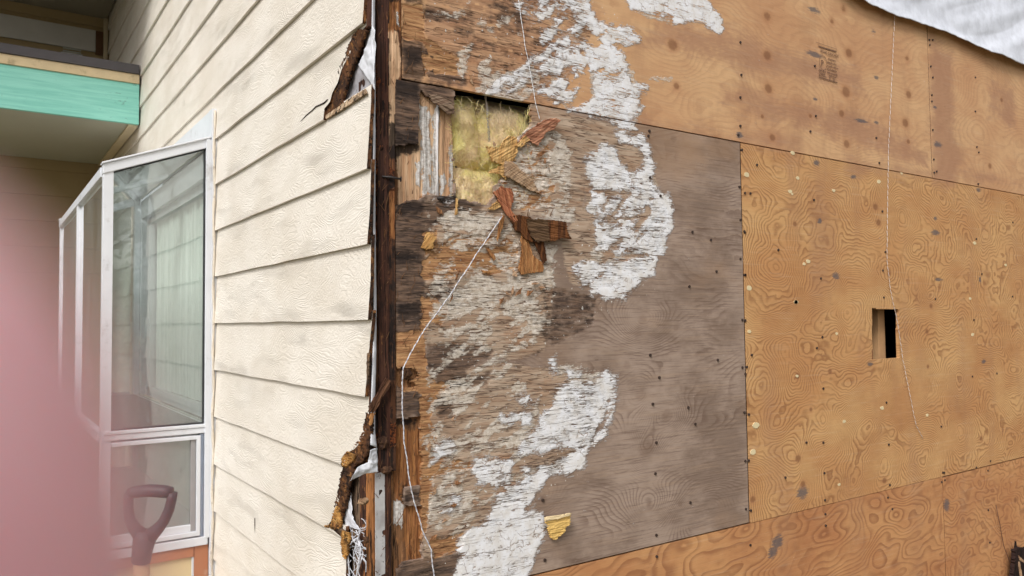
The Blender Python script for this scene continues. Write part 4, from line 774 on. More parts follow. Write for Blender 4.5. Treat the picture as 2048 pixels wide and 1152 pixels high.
# dark stick leaning out of the corner
stick = tag(shard([(773,756),(782,762),(776,780),(762,800),(748,826),(738,822),(740,812),(756,786)], [-.014,-.012,-.014,-.018,-.024,-.026,-.026,-.018], .010, S('dark_brown_stick', lin(112, 78, 56), lin(72, 46, 34), 1.0), 'x', 'x'), 'dark brown rotten stick poking diagonally out of the corner post', 'stick')
shard([(742,826),(750,826),(742,850),(738,848)], -.022, .004, m6, 'pale frayed splinter at the tip of the dark diagonal stick')
# hair-fine slivers bristling from the rotten edges
db = Bag(); rs2 = random.Random(5)
for i in range(300):
    zone = rs2.random()
    if zone < .55: px, py, off, vert = rs2.uniform(746, 848), rs2.uniform(0, 1152), -.002, 1
    elif zone < .85: px, py, off, vert = rs2.uniform(840, 905), rs2.uniform(430, 1120), -.001, 0
    else: px, py, off, vert = rs2.uniform(985, 1110), rs2.uniform(270, 545), -.003, rs2.random() < .4
    a = right(px, py, off + .004); L = rs2.uniform(.006, .03) * (1 if vert else .8); th = rs2.gauss(PI / 2 if vert else 0, .35)
    q = a + np.array([math.cos(th) * L, -rs2.uniform(.004, .012), math.sin(th) * L]); wd = rs2.uniform(.0004, .0011)
    db.tube([a, (a + q) / 2 + [0, -.001, .001], q], [wd, wd * .9, wd * .3], 4)
M['sliver'] = plain('brown_slivers', lin(118, 86, 62), .8, .2, .5, 40)
tag(db.build('loose_slivers', M['sliver'], corner), kind='stuff')
msc = [S('peach_scrap', lin(206, 172, 140), lin(168, 130, 100), .5), S('brown_scrap', lin(170, 122, 84), lin(128, 88, 60), 1.3)]
for i in range(34):
    a_ = rs2.uniform(0, 2 * PI); px, py = rs2.choice([(rs2.uniform(985, 1095), rs2.uniform(285, 425)), (rs2.uniform(848, 925), rs2.uniform(420, 1100)), (rs2.uniform(1000, 1100), rs2.uniform(490, 600))]); L, wd = rs2.uniform(8, 24), rs2.uniform(2, 6)
    dx, dy = math.cos(a_), math.sin(a_); o0, o1 = -rs2.uniform(.001, .004), -rs2.uniform(.004, .012)
    sc_pts = [(px, py), (px + dx * L * .5 - dy * wd, py + dy * L * .5 + dx * wd), (px + dx * L, py + dy * L), (px + dx * L * .5 + dy * wd * .6, py + dy * L * .5 - dx * wd * .6)]
    tag(shard(sc_pts, [o0, (o0 + o1) / 2, o1, (o0 + o1) / 2], .002, msc[i % 2], None, parent=wall, name='torn_veneer_scrap'))
# gnarled clumps in the corner
def clump(px, py, r, off, label, mat, seed, sq=(1, 1, 1)):
    rs_ = np.random.RandomState(seed); V = []; Fc = []; n, m = 14, 9; p = right(px, py, off)
    for i in range(m):
        th = PI * i / (m - 1)
        for k in range(n):
            ph = 2 * PI * k / n; d = np.array([math.sin(th) * math.cos(ph), math.sin(th) * math.sin(ph), math.cos(th)])
            rr = r * (1 + .45 * float(fbm(ph * 1.7 * math.sin(th) + seed, th * 2.3, 3, seed)) + rs_.uniform(-.16, .16)); V.append(p + d * rr * np.array(sq))
    for i in range(m - 1):
        for k in range(n): Fc.append((i * n + k, (i + 1) * n + k, (i + 1) * n + (k + 1) % n, i * n + (k + 1) % n))
    return tag(mesh('rotten_clump', V, Fc, mat, None, False), label, 'wood clump')
mc = S('dark_rot_clump', lin(98, 70, 50), lin(62, 42, 32), 1.2)
clump(765, 885, .012, .0, 'frayed brown clump of rot beside the white wrap edge', mc, 3, (1, .7, 1.2)); clump(773, 940, .011, -.004, 'bristly dark clump just above the lower white strip', mc, 5, (1.2, .7, .8))
clump(727, 1003, .010, -.006, 'small pale brown clump stuck on the orange stud', S('pale_rot_clump', lin(170, 140, 110), lin(120, 92, 70), .4), 8, (1.3, .8, .7)); clump(812, 748, .012, -.002, 'crumbling clump behind the bend of the string', mc, 9, (1.3, .5, .9)); clump(732, 1080, .007, -.004, 'tiny dark knot of fluff on the orange stud', mc, 12, (1, .8, 1))
# nail sticking out
nl = thing('bent_nail', 'blackened nail sticking out sideways of the rotten corner', 'nail', tuple(right(785, 357, -.01)))
M['black_nail'] = plain('blackened_steel', lin(50, 44, 42), .6, .5, .3, 80, .001)
b = Bag(); a0, a1 = right(764, 353, .0), right(801, 358, -.012); b.tube([a0, (a0 + a1) / 2 + [0, 0, .001], a1], .0026, 7); b.build('shank', M['black_nail'], nl, True)
b = Bag(); b.tube([a1, a1 + (a1 - a0) / np.linalg.norm(a1 - a0) * .002], .0065, 10); b.build('head', M['black_nail'], nl)
# protruding nail stub near the stud
b = Bag(); b.tube([right(872, 397, .005), right(888, 396, -.012)], .004, 8); tag(b.build('nail_stub', M['black_nail'], None, True), 'rusty nail stub at the foot of the bared stud', 'nail')
# broken foam-coloured chip on the grey sheet
chip = thing('board_chip', 'yellow broken board chip with ragged lower edge stuck on the grey sheet', 'chip', tuple(right(1118, 1055, -.01)))
mchip = plain('yellow_crumbly_chip', lin(222, 184, 112), .9, .1, .25, 120, .004)
shard([(1092,1040),(1142,1028),(1141,1048),(1132,1056),(1130,1064),(1120,1072),(1112,1080),(1104,1076),(1098,1062),(1094,1050)], [-.016,-.024,-.022,-.018,-.016,-.012,-.012,-.014,-.014,-.014], .010, mchip, None, rag=.0018, parent=chip, name='chip_face')
shard([(1091,1036),(1141,1027),(1142,1031),(1092,1043)], [-.018,-.026,-.026,-.018], .010, plain('pale_cut_edge', lin(222, 200, 158), .8, .2), None, rag=.0003, parent=chip, name='cut_edge')
shard([(1090,1046),(1099,1045),(1103,1050),(1096,1054),(1090,1051)], [-.014]*5, .012, plain('grey_glue_lump', lin(168, 158, 148), .9, .1, .3, 90, .002), None, rag=.001, parent=chip, name='glue_lump')

# ================================================================== STRINGS
M['string'] = plain('white_twisted_string', (.78, .78, .80, 1), .7, .3, .1, 200)
M['string_dark'] = plain('dark_thread', lin(70, 70, 78), .8, .2)
def string(label, pts, r, tw=True, wob=.0006, dash=None):
    t_ = thing('string', label, 'string', tuple(pts[0])); P = []
    for i in range(len(pts) - 1):
        n = max(2, int(np.linalg.norm(pts[i + 1] - pts[i]) / .004))
        for k in range(n): P.append(pts[i] + (pts[i + 1] - pts[i]) * k / n)
    P.append(pts[-1]); P = [p + np.array([math.sin(i * .35) * wob, 0, math.cos(i * .23) * wob]) for i, p in enumerate(P)]
    for s in range(2):
        b = Bag(); b.tube([p + np.array([math.cos(i * 1.1 + s * PI), math.sin(i * 1.1 + s * PI), 0]) * r * .55 for i, p in enumerate(P)], r * .6, 5)
        b.build('strand', M['string'] if (s == 0 or dash is None) else dash, t_, True)
    return t_
A = lambda l: [right(*p) for p in l]
string('white string slanting down from the hole, bending at the plywood edge', A([(1004,433,-.014),(960,498,-.010),(900,590,-.008),(840,672,-.010),(806,736,-.016),(804,800,-.014),(808,880,-.012),(822,980,-.010),(845,1060,-.008),(862,1100,-.010),(869,1160,-.012)]), .0016, dash=plain('grey_flecked_strand', (.42, .42, .48, 1)))
string('thin white string falling from the top edge to the hole corner', A([(1034,-60,-.008),(1037,0,-.007),(1050,90,-.006),(1062,150,-.006),(1070,200,-.008),(1079,238,-.008)]), .0010)
ps = A([(1792,-30,-.02),(1790,20,-.012),(1784,150,-.008),(1777,300,-.007),(1775,430,-.007),(1774,520,-.008),(1781,580,-.008),(1796,650,-.010),(1806,720,-.010),(1820,790,-.009),(1832,850,-.008),(1846,877,-.006)])
string('dashed-looking white string hanging past the small opening and curling at its end', ps, .0012, dash=plain('tan_strand', lin(180, 140, 100)))
# short threads on the batt and a wire on the bottom sheet
b = Bag(); b.tube([right(1992, 1010, -.008), right(2000, 1050, -.010), right(2007, 1090, -.011), right(2020, 1125, -.02), right(2030, 1165, -.03)], .0014, 6)
tag(b.build('wire', plain('thin_rusty_wire', lin(84, 58, 48)), None, True), 'thin dark wire curving down the bottom right sheet', 'wire')

# ================================================================== CREAM LAP SIDING
g = G('cream_embossed_siding')
warp = g.mul(g.sub(g.noise(g.vec(3, 7, 14), 1, 3, .6), .5), .9)
zz = g.xyz()[2]; yy = g.xyz()[1]
cath = g.add(g.add(g.noise(g.vec(1, 2.0, 6, (0, 3, 1)), 1, 2, .5), g.mul(zz, 1.3)), g.mul(g.sub(g.noise(g.vec(1, 22, 60), 1, 3, .6), .5), .035))
rings = g.m_('FRACT', g.mul(cath, 62.)); rings = g.mul(g.st(rings, 0., .75), g.inv(g.st(rings, .8, 1.)))
lines = g.noise(g.vec(10, 26, 270), 1, 3, .65, .5)
peb = g.noise(g.vec(100, 95, 150), 1, 3, .65)
sel = g.st(g.noise(g.vec(2, 2.6, 9, (4, 4, 4)), 1, 2), .48, .66)
emb = g.add(g.mul(g.inv(sel), g.add(g.mul(rings, .55), g.mul(lines, .75))), g.mul(sel, g.mul(g.st(peb, .35, .65), .65)))
stn = g.noise(g.vec(3, 3, 5), 1, 5, .65)
col = g.mix(g.st(stn, .3, .7), lin(234, 227, 217), lin(221, 212, 199))
col = g.mix(g.mul(g.st(g.noise(g.vec(4, 60, 6), 1, 4), .6, .8), .04), col, lin(180, 160, 130))
drt = g.st(g.noise(g.tc, 150, 2), .77, .8); col = g.mix(g.mul(drt, .5), col, lin(120, 90, 66))
M['siding'] = g.finish(col, .55, g.bump(emb, .8, .0017), .35)
M['hardboard'] = rot_mat('rotten_hardboard_core', lin(42, 28, 22), lin(94, 60, 36), lin(160, 112, 62), 60., 60.)
E_ = [(727,-60),(727,0),(726,50),(723,53),(708,67),(699,90),(694,112),(681,133),(674,163),(663,186),(659,206),(649,214),(648,240),(650,241),(735,184),(736,200),(735,345),(737,420),(735,492),(738,560),(737,640),(734,700),(731,794),(733,830),(728,862),(718,885),(708,899),(694,905),(689,935),(684,955),(676,995),(669,1030),(656,1052),(684,1070),(683,1100),(688,1120),(690,1165)]
EP = np.array([left(a, b, -.022)[[1, 2]] for a, b in E_])
BOT = {}
def edge_y(z, lo, hi):
    """where the paint face ends along y, at height z, for the course between lo and hi"""
    segs = [(EP[i], EP[i + 1]) for i in range(len(EP) - 1)]; out = np.full(len(z), -.012)
    for i, q in enumerate(z):
        c = []
        for a, b in segs:
            if (a[1] - q) * (b[1] - q) <= 0 and abs(a[1] - b[1]) > 1e-6:
                t = (q - a[1]) / (b[1] - a[1]); c.append(a[0] + t * (b[0] - a[0]))
        if c: out[i] = min(c, key=lambda v: v) if not (lo > .5) else max(c)
    return out
siding = thing('lap_siding', 'cream embossed lap siding boards ending in a broken rotten edge at the corner', 'siding', (-.01, .7, GROUND))
TH = .0088
def board(z0, y0, y1, seed, cut=None, label=None):
    ex = .172; ov = .022; nz = 22
    # z0 bottom of exposed face; the board runs up under the next one
    far = y1 > 3
    ny = int((y1 - y0) / .02) + 2
    u = np.linspace(0, 1, ny) ** 1.25; zt = np.linspace(0, 1, nz)
    Z = z0 + zt * (ex + ov); T_, U = np.meshgrid(zt, u, indexing='ij')
    if cut is None: ye = np.full(nz, y0)
    else:
        ye = edge_y(np.clip(Z, z0 + .0005, z0 + ex - .0005), z0, z0 + ex)
        ye = ye + .0012 * fbm(Z * 130, Z * 0 + seed, 3, seed) + cut
    Y = ye[:, None] + (y1 - ye[:, None]) * U; Zg = np.repeat(Z[:, None], ny, 1)
    wv = .0022 * fbm(Y * 3.1, Y * 0 + seed * 1.3, 2, 5) ; Zg = Zg + wv * (1 - T_) 
    X = -.0235 + T_ * .0100 * (ex + ov) / ex + .0006 * fbm(Y * 2.5, Zg * 3, 2, seed + 2)
    V = np.stack([X.ravel(), Y.ravel(), Zg.ravel()], 1); Q = grid_quads(ny, nz)[:, ::-1]
    V2, Q2, vs, ns = skirt(V, Q, (TH, 0, 0))
    mi = np.zeros(len(Q2), int)
    if cut is not None:
        c = V2[Q2[-ns:]].mean(1); mi[-ns:] = (np.abs(c[:, 1] - np.interp(c[:, 2], Z, ye)) < .004).astype(int)
    o = mesh_np('siding_board', V2, Q2, None, siding, True, None, mi=mi, mats=[M['siding'], M['hardboard']])
    if label: o['label'] = label
    return o
YT = 1.349; YB = 4.345; Z0 = .017
for k in range(-10, 15):
    z0 = Z0 + .1716 * k
    if z0 < GROUND - .1: continue
    top = z0 + .172 > .83; joint = left(452, 130, -.022)[1]
    lab = {3: 'siding board snapped off diagonally near the corner', 2: 'siding board with its torn top edge bared', -4: 'siding board with a short dark scratch', -3: 'siding board rotted back from the corner', 5: None}.get(k)
    if z0 > .65 and z0 < .83 and abs(z0 - .7034) < .09:
        board(z0, -.012, joint - .0008, 400 + k, 0.); board(z0 + .001, joint + .0012, YB, 430 + k, None, 'siding board running over the window head')
    elif top: board(z0, -.012, YB, 400 + k, 0.)
    else:
        board(z0, -.012, YT, 400 + k, 0., lab); board(z0, 3.115, YB, 450 + k)
# rotten core layers sticking out past the paint, torn top edge, caulk
def core(name, A, B, ox, seed, mat='hardboard', amp=.006, rag=.003, th=.007, label=None):
    return loft(name, [LX(p, ox) for p in A], [LX(p, ox + .004) for p in B], 110, 9, M[mat], siding,
                lambda U, Vv, P: np.stack([-(amp * np.abs(fbm(P[..., 2].ravel() * 130, P[..., 1].ravel() * 130, 3, seed)).reshape(U.shape)), .002 * fbm(P[..., 2].ravel() * 150, P[..., 1].ravel() * 90, 2, seed + 3).reshape(U.shape), .002 * fbm(P[..., 2].ravel() * 90, P[..., 1].ravel() * 150, 2, seed + 6).reshape(U.shape)], -1), (th, 0, 0), ragB=rag, seed=seed, label=label)
core('rotten_core', [(718,58),(706,70),(697,92),(691,114),(679,136),(671,165),(660,190),(655,210),(649,238)], [(734,60),(722,88),(712,120),(703,140),(696,170),(686,198),(690,212),(676,226),(652,240)], -.016, 501, rag=.004)
core('rotten_core', [(652,238),(680,222),(705,205),(734,186)], [(650,232),(676,214),(700,196),(730,178)], -.020, 503, 'tan_fibre', .002, .002, .003)
core('rotten_core', [(733,826),(727,862),(717,884),(707,897),(693,903),(688,930),(682,955),(674,995),(667,1030)], [(743,830),(743,860),(740,895),(728,925),(712,928),(706,950),(698,985),(691,1012),(682,1038)], -.018, 505, rag=.005, amp=.009)
core('rotten_core', [(694,903),(684,915),(682,932)], [(712,910),(706,922),(692,935)], -.024, 507, 'ochre_rot', .006, .003)
core('rotten_core', [(672,1012),(665,1035),(662,1048),(648,1052)], [(678,1018),(681,1040),(680,1058),(660,1058)], -.024, 509, 'ochre_rot', .007, .003)
core('rotten_core', [(684,1062),(682,1085),(684,1105),(689,1118)], [(700,1066),(697,1090),(694,1108),(690,1118)], -.024, 511, 'ochre_rot', .006, .003)
core('rotten_core', [(656,1046),(672,1052),(690,1066)], [(654,1052),(672,1062),(690,1082)], -.022, 513, 'grey_stud', .003, .002)
core('rotten_core', [(734,706),(733,740),(734,768)], [(739,704),(738,735),(736,770)], -.0245, 515, 'grey_stud', .001, .001, .003)
M['caulk'] = plain('dirty_brown_caulk', lin(210, 200, 184), .8, .2, .2, 60, .002, dirt=(lin(110, 76, 54), .7))
cz = np.linspace(-1.5, .81, 60); b = Bag(); b.tube([(-.026 + .002 * math.sin(i), 1.3455 + .0012 * math.sin(i * 1.7), z) for i, z in enumerate(cz)], [.0045 + .0015 * math.sin(i * 2.3) for i in range(60)], 6)
b.build('caulk_bead', M['caulk'], siding, True)
M['crackline'] = plain('dark_split', lin(46, 32, 28), .9, .1)
b = Bag(); b.tube([LX(p, -.0225) for p in [(601,243),(612,231),(624,221),(632,213),(648,206),(655,199)]], [.0004, .0012, .0012, .0016, .002, .0015], 5); b.build('split', M['crackline'], siding)
b = Bag(); b.tube([LX(p, -.021) for p in [(509.5,1036),(510,1050),(510.5,1076)]], [.0012, .0018, .0005], 5); b.build('split', M['crackline'], siding)

# ================================================================== GARDEN WINDOW
win = thing('garden_window', 'white projecting greenhouse window with sloped glass roof on the siding wall', 'window', (-.2, 2.2, -.77))
M['alu'] = plain('white_window_frame', (.70, .72, .76, 1), .4, .45, .07, 16, .0006, dirt=(lin(110, 96, 80), .35))
M['gasket'] = plain('black_gasket', (.02, .02, .022, 1), .5, .4)
def glass_mat(name, tint, refl=3.0):
    g = G(name); tr = g.n('BsdfTransparent'); tr.inputs[0].default_value = tint; gl = g.n('BsdfGlossy'); gl.inputs['Roughness'].default_value = .012; gl.inputs[0].default_value = (1, 1, 1, 1)
    bp = g.bump(g.noise(g.tc, 3.5, 2), .25, .004); g.set(gl.inputs['Normal'], bp)
    fr = g.n('Fresnel'); fr.inputs[0].default_value = 1.5; mx = g.n('MixShader'); g.set(mx.inputs[0], g.m_('MULTIPLY', fr.outputs[0], refl, clamp=True))
    df = g.n('BsdfDiffuse'); df.inputs[0].default_value = (.72, .77, .76, 1); m2 = g.n('MixShader'); g.set(m2.inputs[0], g.mul(g.st(g.noise(g.vec(6, 6, 2), 1, 5, .7), .3, .8, .07, .19), 1.))
    g.t.links.new(tr.outputs[0], mx.inputs[1]); g.t.links.new(gl.outputs[0], mx.inputs[2]); g.t.links.new(mx.outputs[0], m2.inputs[1]); g.t.links.new(df.outputs[0], m2.inputs[2]); g.t.links.new(m2.outputs[0], g.out.inputs[0]); return g.m
M['glass'] = glass_mat('greenish_double_glass', (.93, .97, .955, 1)); M['glass2'] = glass_mat('clear_glass', (.94, .96, .95, 1), 1.3)
XO, Y0, Y1, ZB, ZM, ZF, ZW = -.383, 1.38, 3.08, -.765, -.368, .56, .70
def roofz(x): return ZF + (ZW - ZF) * (x - XO) / (-.025 - XO)
wf = win
box('wall_flange', -.034, -.006, 1.349, 1.405, GROUND, .818, M['alu'], wf); box('wall_flange', -.034, -.006, 3.06, 3.113, GROUND, .818, M['alu'], wf)
box('head_flange', -.032, -.007, 1.405, 3.06, .705, .818, M['alu'], wf)
box('side_mullion', -.052, -.034, 1.352, 1.39, ZB, .70, M['alu'], wf)
box('corner_post', XO - .008, XO + .024, 1.362, 1.398, ZB, ZF + .004, M['alu'], wf); box('corner_post', XO - .008, XO + .024, 3.06, 3.096, ZB, ZF + .004, M['alu'], wf)
def rail(name, x0, z0, x1, z1, h, y0, y1, mat=None, parent=None):
    V = [(x0, y0, z0 - h), (x1, y0, z1 - h), (x1, y1, z1 - h), (x0, y1, z0 - h), (x0, y0, z0), (x1, y0, z1), (x1, y1, z1), (x0, y1, z0)]
    return mesh(name, V, BF, mat or M['alu'], parent or wf, bevel=.002)
for ya, yb in ((1.358, 1.394), (3.064, 3.10)):
    rail('top_rail', XO - .010, ZF + .012, -.036, ZW + .008, .034, ya, yb); rail('top_cap', XO - .014, ZF + .018, -.036, ZW + .014, .007, ya - .006, yb)
    rail('mid_rail', XO, ZM + .016, -.050, ZM + .016, .012, ya - .004, yb); rail('mid_rail', XO, ZM + .003, -.050, ZM + .003, .020, ya, yb)
    rail('bottom_rail', XO, ZB + .006, -.040, ZB + .006, .030, ya - .004, yb)
# hinged lower sash
sx0, sx1, sz0, sz1 = XO + .026, -.066, ZB + .012, ZM - .024
for a in ((sx0, sz1, sx1, sz1, .014), (sx0, sz0 + .016, sx1, sz0 + .016, .016)): rail('sash_rail', *a, 1.355, 1.385)
rail('sash_stile', sx1 - .014, sz1, sx1, sz1, sz1 - sz0, 1.3545, 1.3855)
M['blueshade'] = plain('grey_blue_frame', (.42, .48, .58, 1), .5, .3)
rail('jamb_channel', -.066, ZM - .02, -.053, ZM - .02, ZM - .02 - ZB, 1.368, 1.39, M['blueshade'])
rail('glazing_bead', sx1 - .032, sz1 - .012, sx1 - .0145, sz1 - .012, sz1 - sz0 - .03, 1.362, 1.38, plain('grey_bead', (.30, .29, .29, 1), .5, .3)); rail('glazing_bead', sx0, sz0 + .042, sx1 - .0145, sz0 + .042, .026, 1.3632, 1.379, M['alu'])
# gaskets round the big side pane
for y in (1.366,):
    rail('gasket', XO + .024, ZM + .021, -.052, ZM + .021, .005, y, 1.386, M['gasket']); rail('gasket', -.056, ZW - .03, -.052, ZW - .03, ZW - ZM - .05, y, 1.386, M['gasket']); rail('gasket', XO + .024, roofz(XO + .03) - .022, -.053, roofz(-.052) - .022, .004, y, 1.386, M['gasket'])
def pane(name, V, mat, th):
    V = [np.array(v, float) for v in V]; t = np.array(th); n = len(V)
    return mesh(name, V + [v + t for v in V], [tuple(range(n)), tuple(range(2 * n - 1, n - 1, -1))] + [((i + 1) % n, i, i + n, (i + 1) % n + n) for i in range(n)], mat, wf)
for y in (1.378, 3.078):
    pane('side_pane', [(XO + .02, y, ZM + .01), (-.05, y, ZM + .01), (-.05, y, roofz(-.05) - .02), (XO + .02, y, roofz(XO + .02) - .02)], M['glass'], (0, .004, 0))
    pane('vent_pane', [(XO + .02, y - .006, ZB), (-.07, y - .006, ZB), (-.07, y - .006, ZM - .02), (XO + .02, y - .006, ZM - .02)], M['glass'], (0, .004, 0))
for ya, yb in ((1.39, 2.17), (2.20, 3.06)):
    pane('front_pane', [(XO, ya, ZM), (XO, yb, ZM), (XO, yb, ZF - .02), (XO, ya, ZF - .02)], M['glass2'], (.004, 0, 0)); pane('front_pane', [(XO, ya, ZB), (XO, yb, ZB), (XO, yb, ZM - .03), (XO, ya, ZM - .03)], M['glass2'], (.004, 0, 0))
    pane('roof_pane', [(XO + .004, ya, ZF + .002), (-.03, ya, ZW - .002), (-.03, yb, ZW - .002), (XO + .004, yb, ZF + .002)], M['glass2'], (0, 0, .004))
box('mullion', XO - .012, XO + .02, 2.165, 2.205, ZB, ZF, M['alu'], wf); box('mullion', XO - .008, XO + .02, 2.62, 2.64, ZB, ZM, M['alu'], wf)
box('front_rail', XO - .014, XO + .016, 1.398, 3.06, ZF - .028, ZF + .006, M['alu'], wf); box('front_rail', XO - .013, XO + .015, 1.398, 3.06, ZM - .022, ZM + .010, M['alu'], wf); box('front_rail', XO - .014, XO + .016, 1.398, 3.06, ZB - .01, ZB + .024, M['alu'], wf)
rail('roof_bar', XO, ZF + .008, -.03, ZW + .008, .022, 2.165, 2.205)
g = G('woven_dark_mat'); c1 = g.n('TexChecker'); g.set(c1.inputs['Vector'], g.tc); c1.inputs['Scale'].default_value = 110; nn = g.noise(g.tc, 60, 3)
M['mat'] = g.finish(g.mix(g.mul(c1.outputs[1], g.st(nn, .3, .6)), lin(58, 50, 50), lin(150, 140, 135)), .7, None, .3)
box('shelf', XO + .018, -.004, 1.40, 3.06, ZM - .03, ZM - .004, M['alu'], wf); box('shelf_mat', XO + .03, -.03, 1.42, 3.04, ZM - .004, ZM + .004, M['mat'], wf)
box('floor_board', XO + .018, -.004, 1.39, 3.07, ZB - .02, ZB, M['alu'], wf)
M['pale_board'] = plain('pale_grey_inner_board', lin(190, 192, 182), .7, .2, .1, 6)
box('inner_board', -.006, .006, 1.41, 3.06, ZB - .04, ZM, M['pale_board'], wf)
# skirt under the window
M['cedar'] = plain('bare_brown_frame_wood', lin(178, 118, 84), .75, .2, .18, 22, .001, dirt=(lin(214, 190, 170), .5))
M['yellow_panel'] = plain('yellow_cream_panel', lin(226, 204, 156), .6, .3, .08, 12, .001)
box('skirt_rail', XO + .01, -.086, 1.362, 1.39, ZB - .062, ZB - .026, M['cedar'], wf); box('skirt_stile', -.084, -.036, 1.364, 1.392, GROUND, ZB - .026, M['cedar'], wf)
box('skirt_panel', XO + .012, -.0845, 1.374, 1.39, GROUND, ZB - .063, M['yellow_panel'], wf); box('skirt_panel', XO, XO + .012, 1.362, 3.07, GROUND, ZB - .026, M['yellow_panel'], wf); box('skirt_bead', -.092, -.0845, 1.366, 1.374, GROUND, ZB - .063, M['alu'], wf)
# the room side: inner slider, jambs, sheer curtain
box('inner_head', -.003, .14, 1.40, 3.07, .60, .70, M['alu'], wf); box('inner_jamb', -.003, .14, 3.03, 3.075, ZM, .60, M['alu'], wf); box('inner_jamb', -.003, .14, 1.405, 1.43, ZM, .60, M['alu'], wf)
box('inner_stile', .02, .045, 2.90, 2.96, ZM, .60, M['alu'], wf); box('inner_rail', .02, .045, 1.43, 3.03, ZM - .0, ZM + .05, M['alu'], wf); box('latch', .0, .02, 2.92, 2.94, -.05, .05, M['alu'], wf)
box('inner_rail', .02, .045, 1.43, 3.03, .56, .60, M['alu'], wf)
g = G('sheer_greenish_curtain'); st = g.noise(g.vec(4, 130, 1.5), 1, 3, .6); tr = g.n('BsdfTranslucent'); tr.inputs[0].default_value = (.6, .66, .62, 1)
M['curtain'] = g.finish(g.mix(g.st(st, .3, .7), lin(244, 250, 244), lin(214, 224, 216)), .9, None, .1)
cu_ = np.linspace(1.44, 2.88, 300); V = np.array([[.052 + .007 * math.sin(y * 95) + .004 * math.sin(y * 37), y, z] for z in np.linspace(ZM + .05, .58, 8) for y in cu_])
curtain = tag(mesh_np('curtain', V, grid_quads(300, 8), M['curtain']), 'pale sheer curtain hanging inside the greenhouse window', 'curtain')
M['room'] = plain('dim_room_paint', lin(120, 118, 110), .9, .1)
rm = Bag(); rm.box(.6, .62, 1.2, 3.3, -.6, .9); rm.box(.15, .6, 1.2, 1.22, -.6, .9); rm.box(.15, .6, 3.28, 3.3, -.6, .9); rm.box(.15, .6, 1.22, 3.28, .9, .92); rm.box(.15, .6, 1.22, 3.28, -.62, -.6)
rm.build('room_interior', M['room'], wf)

# ================================================================== BALCONY, BACK WALL, EAVE
M['teal'] = None
g = G('teal_painted_board'); gn = g.noise(g.vec(3, 3, 60, (2, 2, 2)), 1, 4, .65, .4); ft = g.noise(g.vec(30, 30, 500), 1, 3)
xx = g.xyz()[0]; chip_ = g.mul(g.st(g.noise(g.vec(14, 14, 60), 1, 4, .7), .62, .68), g.st(xx, -.25, -.03))
col = g.mix(g.st(gn, .35, .65), lin(146, 212, 197), lin(126, 197, 182)); col = g.mix(g.mul(g.st(g.noise(g.tc, 30, 5, .7), .6, .75), .3), col, lin(70, 110, 100)); col = g.mix(chip_, col, lin(70, 60, 50))
M['teal'] = g.finish(col, .55, g.bump(g.add(gn, g.mul(ft, .5)), .5, .002), .35)
bal = thing('balcony', 'balcony edge with a teal fascia board, beige trim and dark metal cap', 'balcony', (-1.5, 3.7, 1.12))
box('fascia_board', -3.2, -.026, 3.005, 3.03, 1.118, 1.342, M['teal'], bal, .003)
box('trim_board', -3.2, -.027, 2.996, 3.03, 1.3425, 1.394, plain('beige_drip_trim', lin(206, 186, 150), .7, .2, .15, 20, .001, dirt=(lin(120, 100, 76), .5)), bal, .003)
box('metal_cap', -3.2, -.028, 2.985, 3.06, 1.3945, 1.445, plain('dark_brown_flashing', lin(74, 70, 72), .45, .4, .1, 12), bal, .003)
M['soffit'] = plain('grey_green_soffit_board', lin(180, 180, 164), .7, .2, .07, 5)
box('soffit_panel', -3.2, -.026, 3.031, 4.33, 1.124, 1.134, M['soffit'], bal, 0); box('deck', -3.2, -.028, 3.061, 4.33, 1.135, 1.43, M['soffit'], bal, 0)
box('soffit_trim', -.075, -.0265, 3.04, 4.32, 1.112, 1.123, plain('cream_trim', lin(220, 206, 176), .7, .2), bal)
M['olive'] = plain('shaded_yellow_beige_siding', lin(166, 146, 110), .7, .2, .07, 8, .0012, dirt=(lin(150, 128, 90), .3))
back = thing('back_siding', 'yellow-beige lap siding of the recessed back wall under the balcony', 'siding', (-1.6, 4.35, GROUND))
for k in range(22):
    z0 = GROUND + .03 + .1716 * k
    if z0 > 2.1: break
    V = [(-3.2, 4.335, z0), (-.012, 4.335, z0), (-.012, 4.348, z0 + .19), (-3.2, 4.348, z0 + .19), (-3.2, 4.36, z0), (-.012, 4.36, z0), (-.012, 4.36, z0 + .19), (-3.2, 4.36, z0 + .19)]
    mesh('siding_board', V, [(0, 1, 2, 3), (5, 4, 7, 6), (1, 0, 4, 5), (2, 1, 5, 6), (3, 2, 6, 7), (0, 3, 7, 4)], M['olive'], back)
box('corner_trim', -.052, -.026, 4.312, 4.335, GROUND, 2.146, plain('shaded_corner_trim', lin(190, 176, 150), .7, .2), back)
bd = box('band_board', -3.2, -.10, 4.318, 4.334, 1.90, 2.05, plain('grey_white_band', lin(196, 194, 190), .6, .3, .1, 10, dirt=(lin(120, 110, 100), .4)), back, .002)
box('band_end', -.099, -.055, 4.322, 4.334, 1.885, 2.05, plain('brown_end_block', lin(104, 76, 56), .8, .2), back)
vt = thing('wall_vent', 'small white louvre vent low on the upper back wall', 'vent', tuple(on(1, 143, 112, 4.33)))
va, vb = on(1, 122, 106, 4.325), on(1, 165, 118, 4.325)
box('frame', va[0], vb[0], 4.318, 4.334, vb[2], va[2] + .01, M['alu'], vt, .002)
for i in range(3): box('slat', va[0] + .01, vb[0] - .01, 4.312, 4.318, vb[2] + .012 + i * .018, vb[2] + .02 + i * .018, M['pale_board'], vt, 0)
eave = thing('roof_eave', 'grey soffit and roof edge high over the recessed balcony', 'roof', (-1.6, 3.6, 2.15))
